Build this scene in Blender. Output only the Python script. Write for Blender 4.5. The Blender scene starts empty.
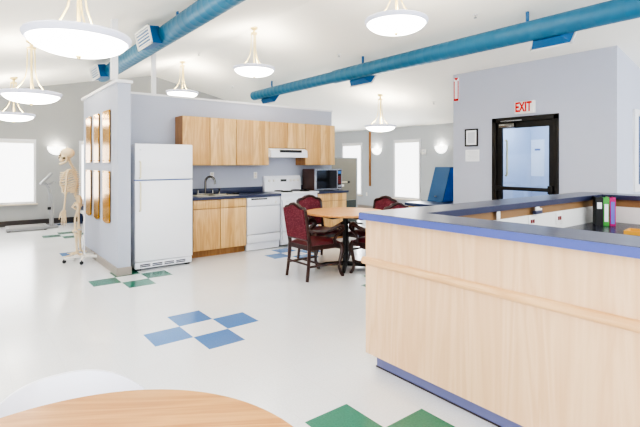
import bpy, bmesh, math, random
from mathutils import Vector, Matrix
random.seed(7)
PI = math.pi
COL = bpy.context.scene.collection
T = 0.3048

# ------------------------------------------------------------------ mesh helper
class MB:
    def __init__(self):
        self.bm = bmesh.new()
    def box(self, lo, hi, bevel=0.0, rot=None, seg=2):
        lo = Vector(lo); hi = Vector(hi)
        c = (lo + hi) / 2; s = hi - lo
        r = bmesh.ops.create_cube(self.bm, size=1.0)
        vs = r['verts']
        for v in vs:
            v.co = Vector((v.co.x * s.x, v.co.y * s.y, v.co.z * s.z))
        if bevel > 0:
            es = list({e for v in vs for e in v.link_edges})
            rb = bmesh.ops.bevel(self.bm, geom=es, offset=min(bevel, min(s) * 0.45), segments=seg, profile=0.5, affect='EDGES')
            vs = list({v for f in rb['faces'] for v in f.verts} | {v for v in vs if v.is_valid})
        for v in vs:
            if rot: v.co = rot @ v.co
            v.co += c
        return self
    def tube(self, pts, rad, n=8, cap=True, flat=1.0):
        pts = [Vector(p) for p in pts]
        if not isinstance(rad, (list, tuple)): rad = [rad] * len(pts)
        rings = []; up = None
        for i, p in enumerate(pts):
            if i == 0: d = pts[1] - p
            elif i == len(pts) - 1: d = p - pts[i - 1]
            else: d = (pts[i + 1] - p).normalized() + (p - pts[i - 1]).normalized()
            if d.length < 1e-9: d = Vector((0, 0, 1))
            d.normalize()
            if up is None:
                a = Vector((0, 0, 1)) if abs(d.z) < 0.9 else Vector((1, 0, 0))
                x = d.cross(a).normalized()
            else:
                x = (up - d * up.dot(d))
                x = x.normalized() if x.length > 1e-6 else d.orthogonal().normalized()
            up = x
            y = d.cross(x)
            rings.append([self.bm.verts.new(p + (x * math.cos(2 * PI * k / n) + y * math.sin(2 * PI * k / n) * flat) * rad[i]) for k in range(n)])
        for a, b in zip(rings, rings[1:]):
            for k in range(n):
                self.bm.faces.new((a[k], a[(k + 1) % n], b[(k + 1) % n], b[k]))
        if cap:
            self.bm.faces.new(list(reversed(rings[0]))); self.bm.faces.new(rings[-1])
        return self
    def lathe(self, prof, n=32, c=(0, 0, 0), rot=None):
        c = Vector(c); rings = []
        for r, z in prof:
            if r < 1e-6: vs = [Vector((0, 0, z))]
            else: vs = [Vector((r * math.cos(2 * PI * k / n), r * math.sin(2 * PI * k / n), z)) for k in range(n)]
            rings.append([self.bm.verts.new((rot @ v if rot else v) + c) for v in vs])
        for a, b in zip(rings, rings[1:]):
            for k in range(n):
                k2 = (k + 1) % n
                if len(a) == 1 and len(b) == 1: continue
                if len(a) == 1: self.bm.faces.new((a[0], b[k2], b[k]))
                elif len(b) == 1: self.bm.faces.new((a[k], a[k2], b[0]))
                else: self.bm.faces.new((a[k], a[k2], b[k2], b[k]))
        return self
    def prism(self, poly, axis, a, b):
        """poly: list of 2-D points in the other two axes (in xyz order)."""
        def P(p, w):
            if axis == 0: return (w, p[0], p[1])
            if axis == 1: return (p[0], w, p[1])
            return (p[0], p[1], w)
        A = [self.bm.verts.new(P(p, a)) for p in poly]
        B = [self.bm.verts.new(P(p, b)) for p in poly]
        n = len(poly)
        for k in range(n):
            self.bm.faces.new((A[k], A[(k + 1) % n], B[(k + 1) % n], B[k]))
        self.bm.faces.new(list(reversed(A))); self.bm.faces.new(B)
        return self
    def ell(self, c, r, rot=None, u=14, v=9):
        res = bmesh.ops.create_uvsphere(self.bm, u_segments=u, v_segments=v, radius=1.0)
        for w in res['verts']:
            p = Vector((w.co.x * r[0], w.co.y * r[1], w.co.z * r[2]))
            if rot: p = rot @ p
            w.co = p + Vector(c)
        return self
    def grid(self, fn, nu, nv):
        g = [[self.bm.verts.new(fn(i / nu, j / nv)) for j in range(nv + 1)] for i in range(nu + 1)]
        for i in range(nu):
            for j in range(nv):
                self.bm.faces.new((g[i][j], g[i + 1][j], g[i + 1][j + 1], g[i][j + 1]))
        return self
    def slab(self, fn, nu, nv, off):
        """closed sheet: front fn(u,v), back fn(u,v)+off(u,v)"""
        F = [[self.bm.verts.new(Vector(fn(i / nu, j / nv))) for j in range(nv + 1)] for i in range(nu + 1)]
        B = [[self.bm.verts.new(Vector(fn(i / nu, j / nv)) + Vector(off(i / nu, j / nv))) for j in range(nv + 1)] for i in range(nu + 1)]
        for i in range(nu):
            for j in range(nv):
                self.bm.faces.new((F[i][j], F[i + 1][j], F[i + 1][j + 1], F[i][j + 1]))
                self.bm.faces.new((B[i][j + 1], B[i + 1][j + 1], B[i + 1][j], B[i][j]))
        for i in range(nu):
            self.bm.faces.new((F[i + 1][0], F[i][0], B[i][0], B[i + 1][0]))
            self.bm.faces.new((F[i][nv], F[i + 1][nv], B[i + 1][nv], B[i][nv]))
        for j in range(nv):
            self.bm.faces.new((F[0][j], F[0][j + 1], B[0][j + 1], B[0][j]))
            self.bm.faces.new((F[nu][j + 1], F[nu][j], B[nu][j], B[nu][j + 1]))
        return self
    def move(self, m):
        for v in self.bm.verts: v.co = m @ v.co
        return self
    def build(self, name, mat, parent=None, smooth=True, angle=38, kind=None, label=None):
        bmesh.ops.recalc_face_normals(self.bm, faces=self.bm.faces[:])
        me = bpy.data.meshes.new(name)
        self.bm.to_mesh(me); self.bm.free()
        mats = mat if isinstance(mat, list) else [mat]
        for m in mats: me.materials.append(m)
        if smooth:
            for p in me.polygons: p.use_smooth = True
            me.set_sharp_from_angle(angle=math.radians(angle))
        o = bpy.data.objects.new(name, me); COL.objects.link(o)
        if parent: o.parent = parent
        if kind: o['kind'] = kind
        if label: o['label'] = label
        return o

def tag(o, label, cat, group=None):
    o['label'] = label; o['category'] = cat
    if group: o['group'] = group
    return o
def thing(name, label, cat, loc=(0, 0, 0), rz=0.0, group=None):
    o = bpy.data.objects.new(name, None); COL.objects.link(o)
    o.empty_display_size = 0.1
    o.location = loc; o.rotation_euler = (0, 0, rz)
    return tag(o, label, cat, group)
def copy_tree(o, parent=None):
    c = o.copy(); COL.objects.link(c)
    if parent: c.parent = parent
    for ch in list(o.children): copy_tree(ch, c)
    return c
def text_mesh(s, size, mat, name, parent, M, ext=0.002, sx=1.0):
    cu = bpy.data.curves.new('t', 'FONT'); cu.body = s; cu.size = size; cu.extrude = ext
    cu.align_x = 'CENTER'; cu.align_y = 'CENTER'; cu.offset = size * 0.028
    to = bpy.data.objects.new('t', cu); COL.objects.link(to)
    dg = bpy.context.evaluated_depsgraph_get()
    me = bpy.data.meshes.new_from_object(to.evaluated_get(dg))
    bpy.data.objects.remove(to)
    me.transform(Matrix.Diagonal((sx, 1, 1, 1)))
    me.transform(M)
    me.materials.clear(); me.materials.append(mat)
    o = bpy.data.objects.new(name, me); COL.objects.link(o); o.parent = parent
    return o

# ------------------------------------------------------------------ materials
def srgb(r, g, b):
    f = lambda c: (c / 255 / 12.92) if c / 255 <= 0.04045 else ((c / 255 + 0.055) / 1.055) ** 2.4
    return (f(r), f(g), f(b), 1.0)
def base_mat(name):
    m = bpy.data.materials.new(name); m.use_nodes = True
    nt = m.node_tree; return m, nt, nt.nodes['Principled BSDF']
def mat(name, col, rough=0.5, metal=0.0, var=0.04, scale=6.0, bump=0.0, bscale=80.0, coat=0.0, spec=None, emit=0.0):
    """plain surface with a slight procedural tone variation"""
    m, nt, b = base_mat(name)
    N = nt.nodes; L = nt.links
    tc = N.new('ShaderNodeTexCoord')
    nz = N.new('ShaderNodeTexNoise'); nz.inputs['Scale'].default_value = scale; nz.inputs['Detail'].default_value = 3
    L.new(tc.outputs['Object'], nz.inputs['Vector'])
    mx = N.new('ShaderNodeMix'); mx.data_type = 'RGBA'
    c = col
    mx.inputs['A'].default_value = tuple(max(0, x * (1 - var)) for x in c[:3]) + (1,)
    mx.inputs['B'].default_value = tuple(min(1, x * (1 + var)) for x in c[:3]) + (1,)
    L.new(nz.outputs['Fac'], mx.inputs['Factor'])
    L.new(mx.outputs['Result'], b.inputs['Base Color'])
    b.inputs['Roughness'].default_value = rough; b.inputs['Metallic'].default_value = metal
    b.inputs['Coat Weight'].default_value = coat
    if spec is not None: b.inputs['Specular IOR Level'].default_value = spec
    if emit:
        L.new(mx.outputs['Result'], b.inputs['Emission Color']); b.inputs['Emission Strength'].default_value = emit
    if bump:
        n2 = N.new('ShaderNodeTexNoise'); n2.inputs['Scale'].default_value = bscale
        L.new(tc.outputs['Object'], n2.inputs['Vector'])
        bp = N.new('ShaderNodeBump'); bp.inputs['Strength'].default_value = bump; bp.inputs['Distance'].default_value = 0.004
        L.new(n2.outputs['Fac'], bp.inputs['Height']); L.new(bp.outputs['Normal'], b.inputs['Normal'])
    return m
def wood(name, c1, c2, grain='Z', scale=1.0, rough=0.4, contrast=1.0, coat=0.15, board=0.0):
    """long grain along one axis: stretched noise plus fine streaks"""
    m, nt, b = base_mat(name)
    N = nt.nodes; L = nt.links
    tc = N.new('ShaderNodeTexCoord')
    mp = N.new('ShaderNodeMapping')
    s = {'X': (0.5, 7, 7), 'Y': (7, 0.5, 7), 'Z': (7, 7, 0.5)}[grain]
    mp.inputs['Scale'].default_value = tuple(x * scale for x in s)
    L.new(tc.outputs['Object'], mp.inputs['Vector'])
    n1 = N.new('ShaderNodeTexNoise'); n1.inputs['Scale'].default_value = 1.2; n1.inputs['Detail'].default_value = 4; n1.inputs['Distortion'].default_value = 0.6
    L.new(mp.outputs['Vector'], n1.inputs['Vector'])
    mul = N.new('ShaderNodeMath'); mul.operation = 'MULTIPLY'; mul.inputs[1].default_value = 14.0
    L.new(n1.outputs['Fac'], mul.inputs[0])
    fr = N.new('ShaderNodeMath'); fr.operation = 'PINGPONG'; fr.inputs[1].default_value = 1.0
    L.new(mul.outputs[0], fr.inputs[0])
    mp2 = N.new('ShaderNodeMapping')
    s2 = {'X': (2, 90, 90), 'Y': (90, 2, 90), 'Z': (90, 90, 2)}[grain]
    mp2.inputs['Scale'].default_value = tuple(x * scale for x in s2)
    L.new(tc.outputs['Object'], mp2.inputs['Vector'])
    n2 = N.new('ShaderNodeTexNoise'); n2.inputs['Scale'].default_value = 1.0; n2.inputs['Detail'].default_value = 2
    L.new(mp2.outputs['Vector'], n2.inputs['Vector'])
    ad = N.new('ShaderNodeMath'); ad.operation = 'MULTIPLY_ADD'; ad.inputs[1].default_value = 0.55; 
    L.new(fr.outputs[0], ad.inputs[0])
    m3 = N.new('ShaderNodeMath'); m3.operation = 'MULTIPLY'; m3.inputs[1].default_value = 0.5
    L.new(n2.outputs['Fac'], m3.inputs[0]); L.new(m3.outputs[0], ad.inputs[2])
    val = ad
    if board > 0:
        sep = N.new('ShaderNodeSeparateXYZ'); L.new(tc.outputs['Object'], sep.inputs[0])
        dv = N.new('ShaderNodeMath'); dv.operation = 'DIVIDE'; dv.inputs[1].default_value = board
        L.new(sep.outputs['X'], dv.inputs[0])
        fl = N.new('ShaderNodeMath'); fl.operation = 'FLOOR'; L.new(dv.outputs[0], fl.inputs[0])
        wn = N.new('ShaderNodeTexWhiteNoise'); wn.noise_dimensions = '1D'; L.new(fl.outputs[0], wn.inputs['W'])
        mm = N.new('ShaderNodeMath'); mm.operation = 'MULTIPLY_ADD'; mm.inputs[1].default_value = 0.7; mm.inputs[2].default_value = -0.35
        L.new(wn.outputs['Value'], mm.inputs[0])
        a2 = N.new('ShaderNodeMath'); a2.operation = 'ADD'; L.new(ad.outputs[0], a2.inputs[0]); L.new(mm.outputs[0], a2.inputs[1])
        val = a2
    cr = N.new('ShaderNodeValToRGB')
    e = cr.color_ramp.elements
    mid = tuple((a + bb) / 2 for a, bb in zip(c1, c2))
    def lerp(k): return tuple(mid[i] + (((c1, c2)[k > 0][i]) - mid[i]) * contrast for i in range(3)) + (1,)
    e[0].position = 0.1; e[0].color = lerp(-1); e[1].position = 0.9; e[1].color = lerp(1)
    L.new(val.outputs[0], cr.inputs['Fac'])
    L.new(cr.outputs['Color'], b.inputs['Base Color'])
    b.inputs['Roughness'].default_value = rough; b.inputs['Coat Weight'].default_value = coat; b.inputs['Coat Roughness'].default_value = 0.2
    return m
def emis(name, col, s, base=None):
    m, nt, b = base_mat(name)
    N = nt.nodes; L = nt.links
    tc = N.new('ShaderNodeTexCoord'); nz = N.new('ShaderNodeTexNoise'); nz.inputs['Scale'].default_value = 3
    L.new(tc.outputs['Object'], nz.inputs['Vector'])
    mx = N.new('ShaderNodeMix'); mx.data_type = 'RGBA'
    mx.inputs['A'].default_value = tuple(x * 0.97 for x in col[:3]) + (1,); mx.inputs['B'].default_value = col
    L.new(nz.outputs['Fac'], mx.inputs['Factor'])
    b.inputs['Base Color'].default_value = base or col
    L.new(mx.outputs['Result'], b.inputs['Emission Color']); b.inputs['Emission Strength'].default_value = s
    b.inputs['Roughness'].default_value = 0.5
    return m
def floor_mat():
    m, nt, b = base_mat('vinyl tile floor')
    N = nt.nodes; L = nt.links
    tc = N.new('ShaderNodeTexCoord'); sep = N.new('ShaderNodeSeparateXYZ'); L.new(tc.outputs['Object'], sep.inputs[0])
    def M(op, a, bb=None, c=None):
        n = N.new('ShaderNodeMath'); n.operation = op
        for i, x in enumerate((a, bb, c)):
            if x is None: continue
            if isinstance(x, (int, float)): n.inputs[i].default_value = x
            else: L.new(x, n.inputs[i])
        return n.outputs[0]
    u = M('DIVIDE', sep.outputs['X'], T); v = M('DIVIDE', sep.outputs['Y'], -T)
    pu = M('ADD', u, 3.0); qv = M('ADD', v, 3.0)            # centre tile of a motif at u 1..2, v 0..1
    ku = M('FLOOR', M('DIVIDE', pu, 8.0)); kv = M('FLOOR', M('DIVIDE', qv, 7.0))
    cu = M('SUBTRACT', M('FLOOR', M('SUBTRACT', pu, M('MULTIPLY', ku, 8.0))), 4.0)
    cv = M('SUBTRACT', M('FLOOR', M('SUBTRACT', qv, M('MULTIPLY', kv, 7.0))), 3.0)
    d = M('ADD', M('ABSOLUTE', cu), M('ABSOLUTE', cv))
    plus = M('COMPARE', d, 1.0, 0.1)
    par = M('FRACT', M('MULTIPLY', M('ADD', ku, kv), 0.5)); par = M('ABSOLUTE', par)
    green = M('GREATER_THAN', par, 0.25)
    # speckle and per-tile tone
    n1 = N.new('ShaderNodeTexNoise'); n1.inputs['Scale'].default_value = 90; n1.inputs['Detail'].default_value = 3
    L.new(tc.outputs['Object'], n1.inputs['Vector'])
    n2 = N.new('ShaderNodeTexNoise'); n2.inputs['Scale'].default_value = 0.9; n2.inputs['Detail'].default_value = 2
    L.new(tc.outputs['Object'], n2.inputs['Vector'])
    cmb = N.new('ShaderNodeCombineXYZ'); L.new(M('FLOOR', u), cmb.inputs[0]); L.new(M('FLOOR', v), cmb.inputs[1])
    wn = N.new('ShaderNodeTexWhiteNoise'); wn.noise_dimensions = '2D'; L.new(cmb.outputs[0], wn.inputs['Vector'])
    def mix(f, A, B):
        x = N.new('ShaderNodeMix'); x.data_type = 'RGBA'
        if isinstance(f, (int, float)): x.inputs['Factor'].default_value = f
        else: L.new(f, x.inputs['Factor'])
        for k, c in (('A', A), ('B', B)):
            if isinstance(c, tuple): x.inputs[k].default_value = c
            else: L.new(c, x.inputs[k])
        return x.outputs['Result']
    white = mix(n1.outputs['Fac'], srgb(214, 216, 219), srgb(242, 244, 249))
    white = mix(M('MULTIPLY', wn.outputs['Value'], 0.10), white, srgb(214, 210, 204))
    blue = mix(n1.outputs['Fac'], srgb(52, 106, 170), srgb(84, 136, 192))
    grn = mix(n1.outputs['Fac'], srgb(24, 106, 84), srgb(56, 138, 112))
    colr = mix(plus, white, mix(green, blue, grn))
    # seams
    fu = M('ABSOLUTE', M('SUBTRACT', M('FRACT', u), 0.5)); fv = M('ABSOLUTE', M('SUBTRACT', M('FRACT', v), 0.5))
    seam = M('MULTIPLY', M('GREATER_THAN', M('MAXIMUM', fu, fv), 0.4965), 0.16)
    colr = mix(seam, colr, srgb(150, 148, 145))
    L.new(colr, b.inputs['Base Color'])
    rr = M('MULTIPLY_ADD', n2.outputs['Fac'], 0.12, 0.16); L.new(rr, b.inputs['Roughness'])
    b.inputs['Specular IOR Level'].default_value = 0.5
    b.inputs['Coat Weight'].default_value = 0.25; b.inputs['Coat Roughness'].default_value = 0.12
    return m
def glass_mat(name, tint, mixf=0.75, rough=0.02):
    m = bpy.data.materials.new(name); m.use_nodes = True
    nt = m.node_tree; N = nt.nodes; L = nt.links
    N.remove(N['Principled BSDF'])
    tr = N.new('ShaderNodeBsdfTransparent'); tr.inputs['Color'].default_value = tint
    gl = N.new('ShaderNodeBsdfGlossy'); gl.inputs['Roughness'].default_value = rough
    lw = N.new('ShaderNodeLayerWeight'); lw.inputs['Blend'].default_value = 0.2
    ms = N.new('ShaderNodeMixShader')
    mm = N.new('ShaderNodeMath'); mm.operation = 'MULTIPLY_ADD'; mm.inputs[1].default_value = 0.5; mm.inputs[2].default_value = 0.05
    L.new(lw.outputs['Fresnel'], mm.inputs[0]); L.new(mm.outputs[0], ms.inputs[0])
    L.new(tr.outputs[0], ms.inputs[1]); L.new(gl.outputs[0], ms.inputs[2])
    L.new(ms.outputs[0], N['Material Output'].inputs['Surface'])
    return m
def fabric(name, c1, c2, s=60):
    m, nt, b = base_mat(name)
    N = nt.nodes; L = nt.links
    tc = N.new('ShaderNodeTexCoord')
    ck = N.new('ShaderNodeTexVoronoi'); ck.inputs['Scale'].default_value = s
    L.new(tc.outputs['Object'], ck.inputs['Vector'])
    cr = N.new('ShaderNodeValToRGB'); e = cr.color_ramp.elements
    e[0].position = 0.2; e[0].color = c2; e[1].position = 0.5; e[1].color = c1
    L.new(ck.outputs['Distance'], cr.inputs['Fac']); L.new(cr.outputs['Color'], b.inputs['Base Color'])
    b.inputs['Roughness'].default_value = 0.7
    return m

M_floor = floor_mat()
M_ceil = mat('ceiling paint', srgb(245, 242, 234), 0.9, var=0.01)
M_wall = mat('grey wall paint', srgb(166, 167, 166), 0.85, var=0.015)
M_walle = mat('light grey wall paint', srgb(184, 187, 190), 0.85, var=0.015)
M_wallb = mat('blue grey wall paint', srgb(180, 185, 199), 0.85, var=0.015)
M_wallx = mat('pale lavender wall paint', srgb(187, 191, 205), 0.85, var=0.015)
M_trimw = mat('white trim paint', srgb(224, 224, 226), 0.5)
M_base = mat('taupe vinyl baseboard', srgb(158, 150, 142), 0.5)
M_baseb = mat('dark vinyl baseboard', srgb(62, 56, 54), 0.45)
M_white = mat('white enamel', srgb(234, 236, 242), 0.3, var=0.01)
M_whitel = mat('white plastic', srgb(232, 230, 226), 0.4, var=0.02)
M_ivory = mat('ivory plastic', srgb(222, 214, 190), 0.4)
M_gap = mat('dark gap', srgb(60, 66, 84), 0.6)
M_black = mat('black plastic', srgb(24, 24, 26), 0.4)
M_blackm = mat('dark bronze metal', srgb(34, 31, 28), 0.35, metal=0.3)
M_steel = mat('brushed steel', srgb(190, 190, 192), 0.25, metal=1.0)
M_chrome = mat('chrome', srgb(128, 126, 122), 0.15, metal=1.0)
M_brass = mat('pale brass', srgb(226, 208, 150), 0.3, metal=0.6)
M_gold = mat('polished gold plate', srgb(206, 150, 44), 0.16, metal=0.6, var=0.12, scale=12)
M_goldp = mat('gold edge', srgb(190, 140, 50), 0.3, metal=0.9)
M_navy = mat('navy laminate', srgb(58, 64, 90), 0.32, var=0.08, scale=120)
M_navylit = mat('blue laminate edge', srgb(82, 94, 162), 0.35, var=0.06, scale=120)  # brighter copy of the navy laminate, reflected daylight put into its colour
M_navyd = mat('dark navy laminate edge', srgb(50, 54, 82), 0.35, var=0.06, scale=120)
M_grayt = mat('grey laminate top', srgb(86, 88, 102), 0.28, var=0.08, scale=150)
M_desk = mat('charcoal desk laminate', srgb(44, 45, 56), 0.25, var=0.08, scale=90)
M_maple = wood('maple cabinet veneer', srgb(200, 156, 98), srgb(228, 192, 136), 'Z', 1.0, 0.4, 1.0, board=0.115)
M_mapled = wood('cabinet edge veneer', srgb(142, 100, 60), srgb(170, 126, 80), 'Z', 1.0, 0.45)
M_oakp = wood('pale oak panel', srgb(218, 176, 132), srgb(236, 202, 164), 'Z', 0.6, 0.4, 0.75)
M_oakr = wood('pale oak rail', srgb(218, 168, 116), srgb(236, 194, 144), 'Y', 1.0, 0.35)
M_oakt = wood('oak table top', srgb(194, 132, 70), srgb(224, 170, 106), 'X', 1.3, 0.38, 1.0, coat=0.05)
M_band = mat('brown laminate band', srgb(146, 112, 76), 0.5, var=0.06)
M_strip = wood('brown wooden strip', srgb(120, 78, 36), srgb(166, 116, 58), 'Z', 1.5, 0.4)
M_dwood = wood('dark mahogany', srgb(36, 16, 14), srgb(62, 30, 26), 'Z', 2.0, 0.3, coat=0.4)
M_burg = fabric('burgundy fabric', srgb(96, 22, 40), srgb(132, 62, 72), 52)
M_burgs = mat('burgundy vinyl', srgb(84, 18, 30), 0.4, var=0.08)
M_duct = mat('blue duct paint', srgb(42, 108, 140), 0.4, var=0.05, scale=3)
M_ductb = mat('deep blue duct paint', srgb(40, 100, 150), 0.42, var=0.05)
M_bowl = emis('lit glass bowl', (1.0, 0.96, 0.88, 1), 6.0, srgb(230, 230, 230))
M_rim = mat('frosted lamp rim', srgb(214, 216, 232), 0.4, emit=0.15)
M_sconce = emis('lit wall sconce', (1.0, 0.98, 0.94, 1), 1.6)
def blind_mat():
    m, nt, b = base_mat('backlit window blind')
    N = nt.nodes; L = nt.links
    tc = N.new('ShaderNodeTexCoord'); sep = N.new('ShaderNodeSeparateXYZ'); L.new(tc.outputs['Object'], sep.inputs[0])
    a = N.new('ShaderNodeMath'); a.operation = 'MULTIPLY'; a.inputs[1].default_value = 28; L.new(sep.outputs['Z'], a.inputs[0])
    f = N.new('ShaderNodeMath'); f.operation = 'FRACT'; L.new(a.outputs[0], f.inputs[0])
    cr = N.new('ShaderNodeValToRGB'); e = cr.color_ramp.elements
    e[0].position = 0.0; e[0].color = (0.90, 0.93, 0.98, 1); e[1].position = 0.25; e[1].color = (1, 1, 1, 1)
    L.new(f.outputs[0], cr.inputs['Fac']); L.new(cr.outputs['Color'], b.inputs['Emission Color'])
    b.inputs['Emission Strength'].default_value = 1.15; b.inputs['Base Color'].default_value = (0.8, 0.8, 0.82, 1)
    return m
M_blind = blind_mat()
M_bone = mat('bone plastic', srgb(214, 194, 160), 0.5, var=0.08, scale=30)
M_scale = mat('pale grey scale plastic', srgb(150, 151, 152), 0.45)
M_scaleg = mat('grey scale plate', srgb(138, 136, 134), 0.5)
M_mat = mat('blue mat vinyl', srgb(44, 90, 134), 0.45)
M_matb = mat('bright blue mat vinyl', srgb(30, 110, 214), 0.45)
M_navyv = mat('navy vinyl cushion', srgb(36, 52, 88), 0.35)
M_part = mat('grey fabric screen', srgb(142, 140, 130), 0.9, bump=0.1)
M_partd = mat('dark grey fabric screen', srgb(84, 92, 90), 0.9)
M_red = mat('red sign paint', srgb(214, 24, 14), 0.5)
M_redd = mat('dark red plastic', srgb(120, 30, 30), 0.5)
M_paper = mat('white paper', srgb(236, 238, 242), 0.7, var=0.01)
M_paperg = mat('printed paper', srgb(206, 208, 216), 0.7, var=0.06, scale=60)
M_ink = mat('blue grey ink', srgb(110, 126, 170), 0.7)
M_green = mat('green binder vinyl', srgb(72, 158, 66), 0.4)
M_mag = mat('magenta binder vinyl', srgb(186, 24, 112), 0.4)
M_blab = mat('periwinkle spine label', srgb(110, 110, 196), 0.5)
M_yell = mat('amber tray', srgb(214, 160, 60), 0.45)
M_glass = glass_mat('door glass', (0.90, 0.95, 1.0, 1))
M_glassb = glass_mat('blue tinted glass', (0.66, 0.76, 0.92, 1))
M_mwg = mat('microwave glass', srgb(26, 27, 32), 0.08, coat=0.5)
M_mwside = mat('dark brown casing', srgb(74, 50, 44), 0.35)
M_sink = mat('stainless sink', srgb(196, 188, 170), 0.3, metal=0.7)
M_vest = mat('pale blue vestibule paint', srgb(192, 202, 220), 0.85, var=0.01)
M_shell = mat('white moulded shell', srgb(240, 241, 250), 0.3, var=0.01)

# ------------------------------------------------------------------ setting
RX, RZ, SL = 2.75, 3.75, 0.2177
def ceil_z(x): return RZ - SL * abs(x - RX)
WX0, WX1, WY0, WY1 = -3.25, 8.7, -5.2, 8.4
XW = 5.97                    # exit wall plane
YR = -1.44                   # right wall plane
YE = 1.235                   # end of the exit wall

MB().box((WX0 - .1, WY0, -0.1), (WX1 + .1, WY1 + .1, 0)).build('floor', M_floor, kind='structure', smooth=False)
cm = MB()
cm.prism([(WX0 - .1, ceil_z(WX0 - .1)), (RX, RZ), (WX1 + .1, ceil_z(WX1 + .1)), (WX1 + .1, ceil_z(WX1) + .2), (RX, RZ + .2), (WX0 - .1, ceil_z(WX0) + .2)], 1, WY0, WY1 + .1)
cm.build('ceiling', M_ceil, kind='structure', smooth=False)
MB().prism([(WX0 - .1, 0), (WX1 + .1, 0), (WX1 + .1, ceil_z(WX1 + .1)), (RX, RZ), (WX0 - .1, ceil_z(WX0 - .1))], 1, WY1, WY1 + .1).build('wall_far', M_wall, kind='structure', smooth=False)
MB().box((WX1, WY0, 0), (WX1 + .1, WY1, ceil_z(WX1))).build('wall_east', M_walle, kind='structure', smooth=False)
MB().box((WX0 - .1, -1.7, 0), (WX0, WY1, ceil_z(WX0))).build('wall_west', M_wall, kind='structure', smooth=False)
# exit wall with door opening
DY0, DY1, DZ = -0.65, 0.435, 2.165
xm = MB()
def zprof(y0, y1, z0):
    xm.prism([(XW, z0), (XW + .1, z0), (XW + .1, ceil_z(XW + .1)), (XW, ceil_z(XW))], 1, y0, y1)
zprof(YR, DY0, 0); zprof(DY1, YE, 0); zprof(DY0, DY1, DZ)
xm.build('wall_exit', M_wallx, kind='structure', smooth=False)
# right wall (faces the viewer) with an interior window
xm = MB()
def rw(x0, x1, z0, z1=None):
    a = ceil_z(x0) if z1 is None else z1; b = ceil_z(x1) if z1 is None else z1
    xm.prism([(x0, z0), (x1, z0), (x1, b), (x0, a)], 1, YR, YR + .1)
rw(XW + .1, 6.66, 0); rw(6.66, 8.0, 0, 1.04); rw(6.66, 8.0, 2.18); rw(8.0, WX1, 0)
xm.build('wall_right', M_wallx, kind='structure', smooth=False)
# vestibule end wall (hall side)
MB().prism([(XW + .1, 0), (WX1, 0), (WX1, ceil_z(WX1)), (XW + .1, ceil_z(XW + .1))], 1, YE - .1, YE).build('wall_vestibule', M_vest, kind='structure', smooth=False)
MB().box((WX1 - .03, YR + .1, 0), (WX1, YE - .1, ceil_z(WX1))).build('wall_vestibule_back', M_vest, kind='structure', smooth=False)
# kitchen wall and the stub wall with the plaques
KY = 3.15
MB().box((0.345, KY, 0), (4.62, KY + .12, 2.44)).build('wall_kitchen', M_wallb, kind='structure', smooth=False)
MB().box((0.345, KY - .01, 2.44), (4.64, KY + .14, 2.47)).build('trim_1', M_trimw, kind='structure', smooth=False)
MB().box((0.345, 2.18, 0), (0.50, 4.25, 2.42)).build('wall_stub', M_wallb, kind='structure', smooth=False)
MB().box((0.31, 2.14, 2.42), (0.52, 4.28, 2.46), 0.008).build('trim_2', M_trimw, kind='structure')
MB().box((0.333, 2.17, 0), (0.51, 4.26, 0.1)).build('baseboard_stub', M_base, kind='structure', smooth=False)
MB().box((WX0, WY1 - .02, 0), (WX1, WY1, 0.12)).build('baseboard_far', M_baseb, kind='structure', smooth=False)
MB().box((WX1 - .015, YE, 0), (WX1, WY1 - .02, 0.1)).build('baseboard_east', M_base, kind='structure', smooth=False)
MB().box((0.285, 2.22, 2.46), (0.36, 2.295, ceil_z(0.36))).build('trim_3', M_trimw, kind='structure', smooth=False)
MB().box((1.09, KY + .03, 2.47), (1.15, KY + .09, ceil_z(1.09))).build('trim_4', M_trimw, kind='structure', smooth=False)

def window(n, axis, pos, a0, a1, z0, z1, sgn, sill=True):
    """window with backlit blind lying on a wall plane; axis 'X' = wall of constant X, sgn = direction it faces"""
    def bx(m, u0, u1, d0, d1, zz0, zz1, bev=0.0):
        p, q = sorted((pos + sgn * d0, pos + sgn * d1))
        if axis == 'X': m.box((p, u0, zz0), (q, u1, zz1), bev)
        else: m.box((u0, p, zz0), (u1, q, zz1), bev)
        return m
    f = MB(); w = 0.05
    bx(f, a0 - w, a0, 0, .03, z0 - w, z1 + w); bx(f, a1, a1 + w, 0, .03, z0 - w, z1 + w)
    bx(f, a0, a1, 0, .03, z1, z1 + w); bx(f, a0, a1, 0, .03, z0 - w, z0)
    root = f.build('window_%d' % n, M_trimw, kind='structure', smooth=False)
    b = MB(); k = int((z1 - z0) / 0.0357)
    bx(b, a0, a1, 0.004, .012, z0, z1)
    b.build('blind', M_blind, root, smooth=False)
    bx(MB(), a0, a1, .012, .045, z1 - .045, z1, 0.006).build('blind_headrail', M_whitel, root)
    if sill: bx(MB(), a0 - .08, a1 + .08, 0, .09, z0 - .075, z0 - .045, 0.006).build('window_sill', mat('tan sill %d' % n, srgb(206, 194, 178), 0.5), root)
    return root
window(1, 'Y', WY1, -1.1, 0.07, 0.54, 1.91, -1)
window(2, 'Y', WY1, 1.06, 2.1, 0.54, 1.91, -1)
window(3, 'X', WX1, 4.27, 5.15, 0.45, 2.04, -1)
window(4, 'X', WX1, 6.60, 7.45, 0.45, 2.02, -1)
window(5, 'X', WX0, 2.2, 3.4, 0.54, 1.91, 1)
window(6, 'X', WX0, 5.4, 6.6, 0.54, 1.91, 1)
window(7, 'X', WX0, -1.0, 0.2, 0.54, 1.91, 1)
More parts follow.
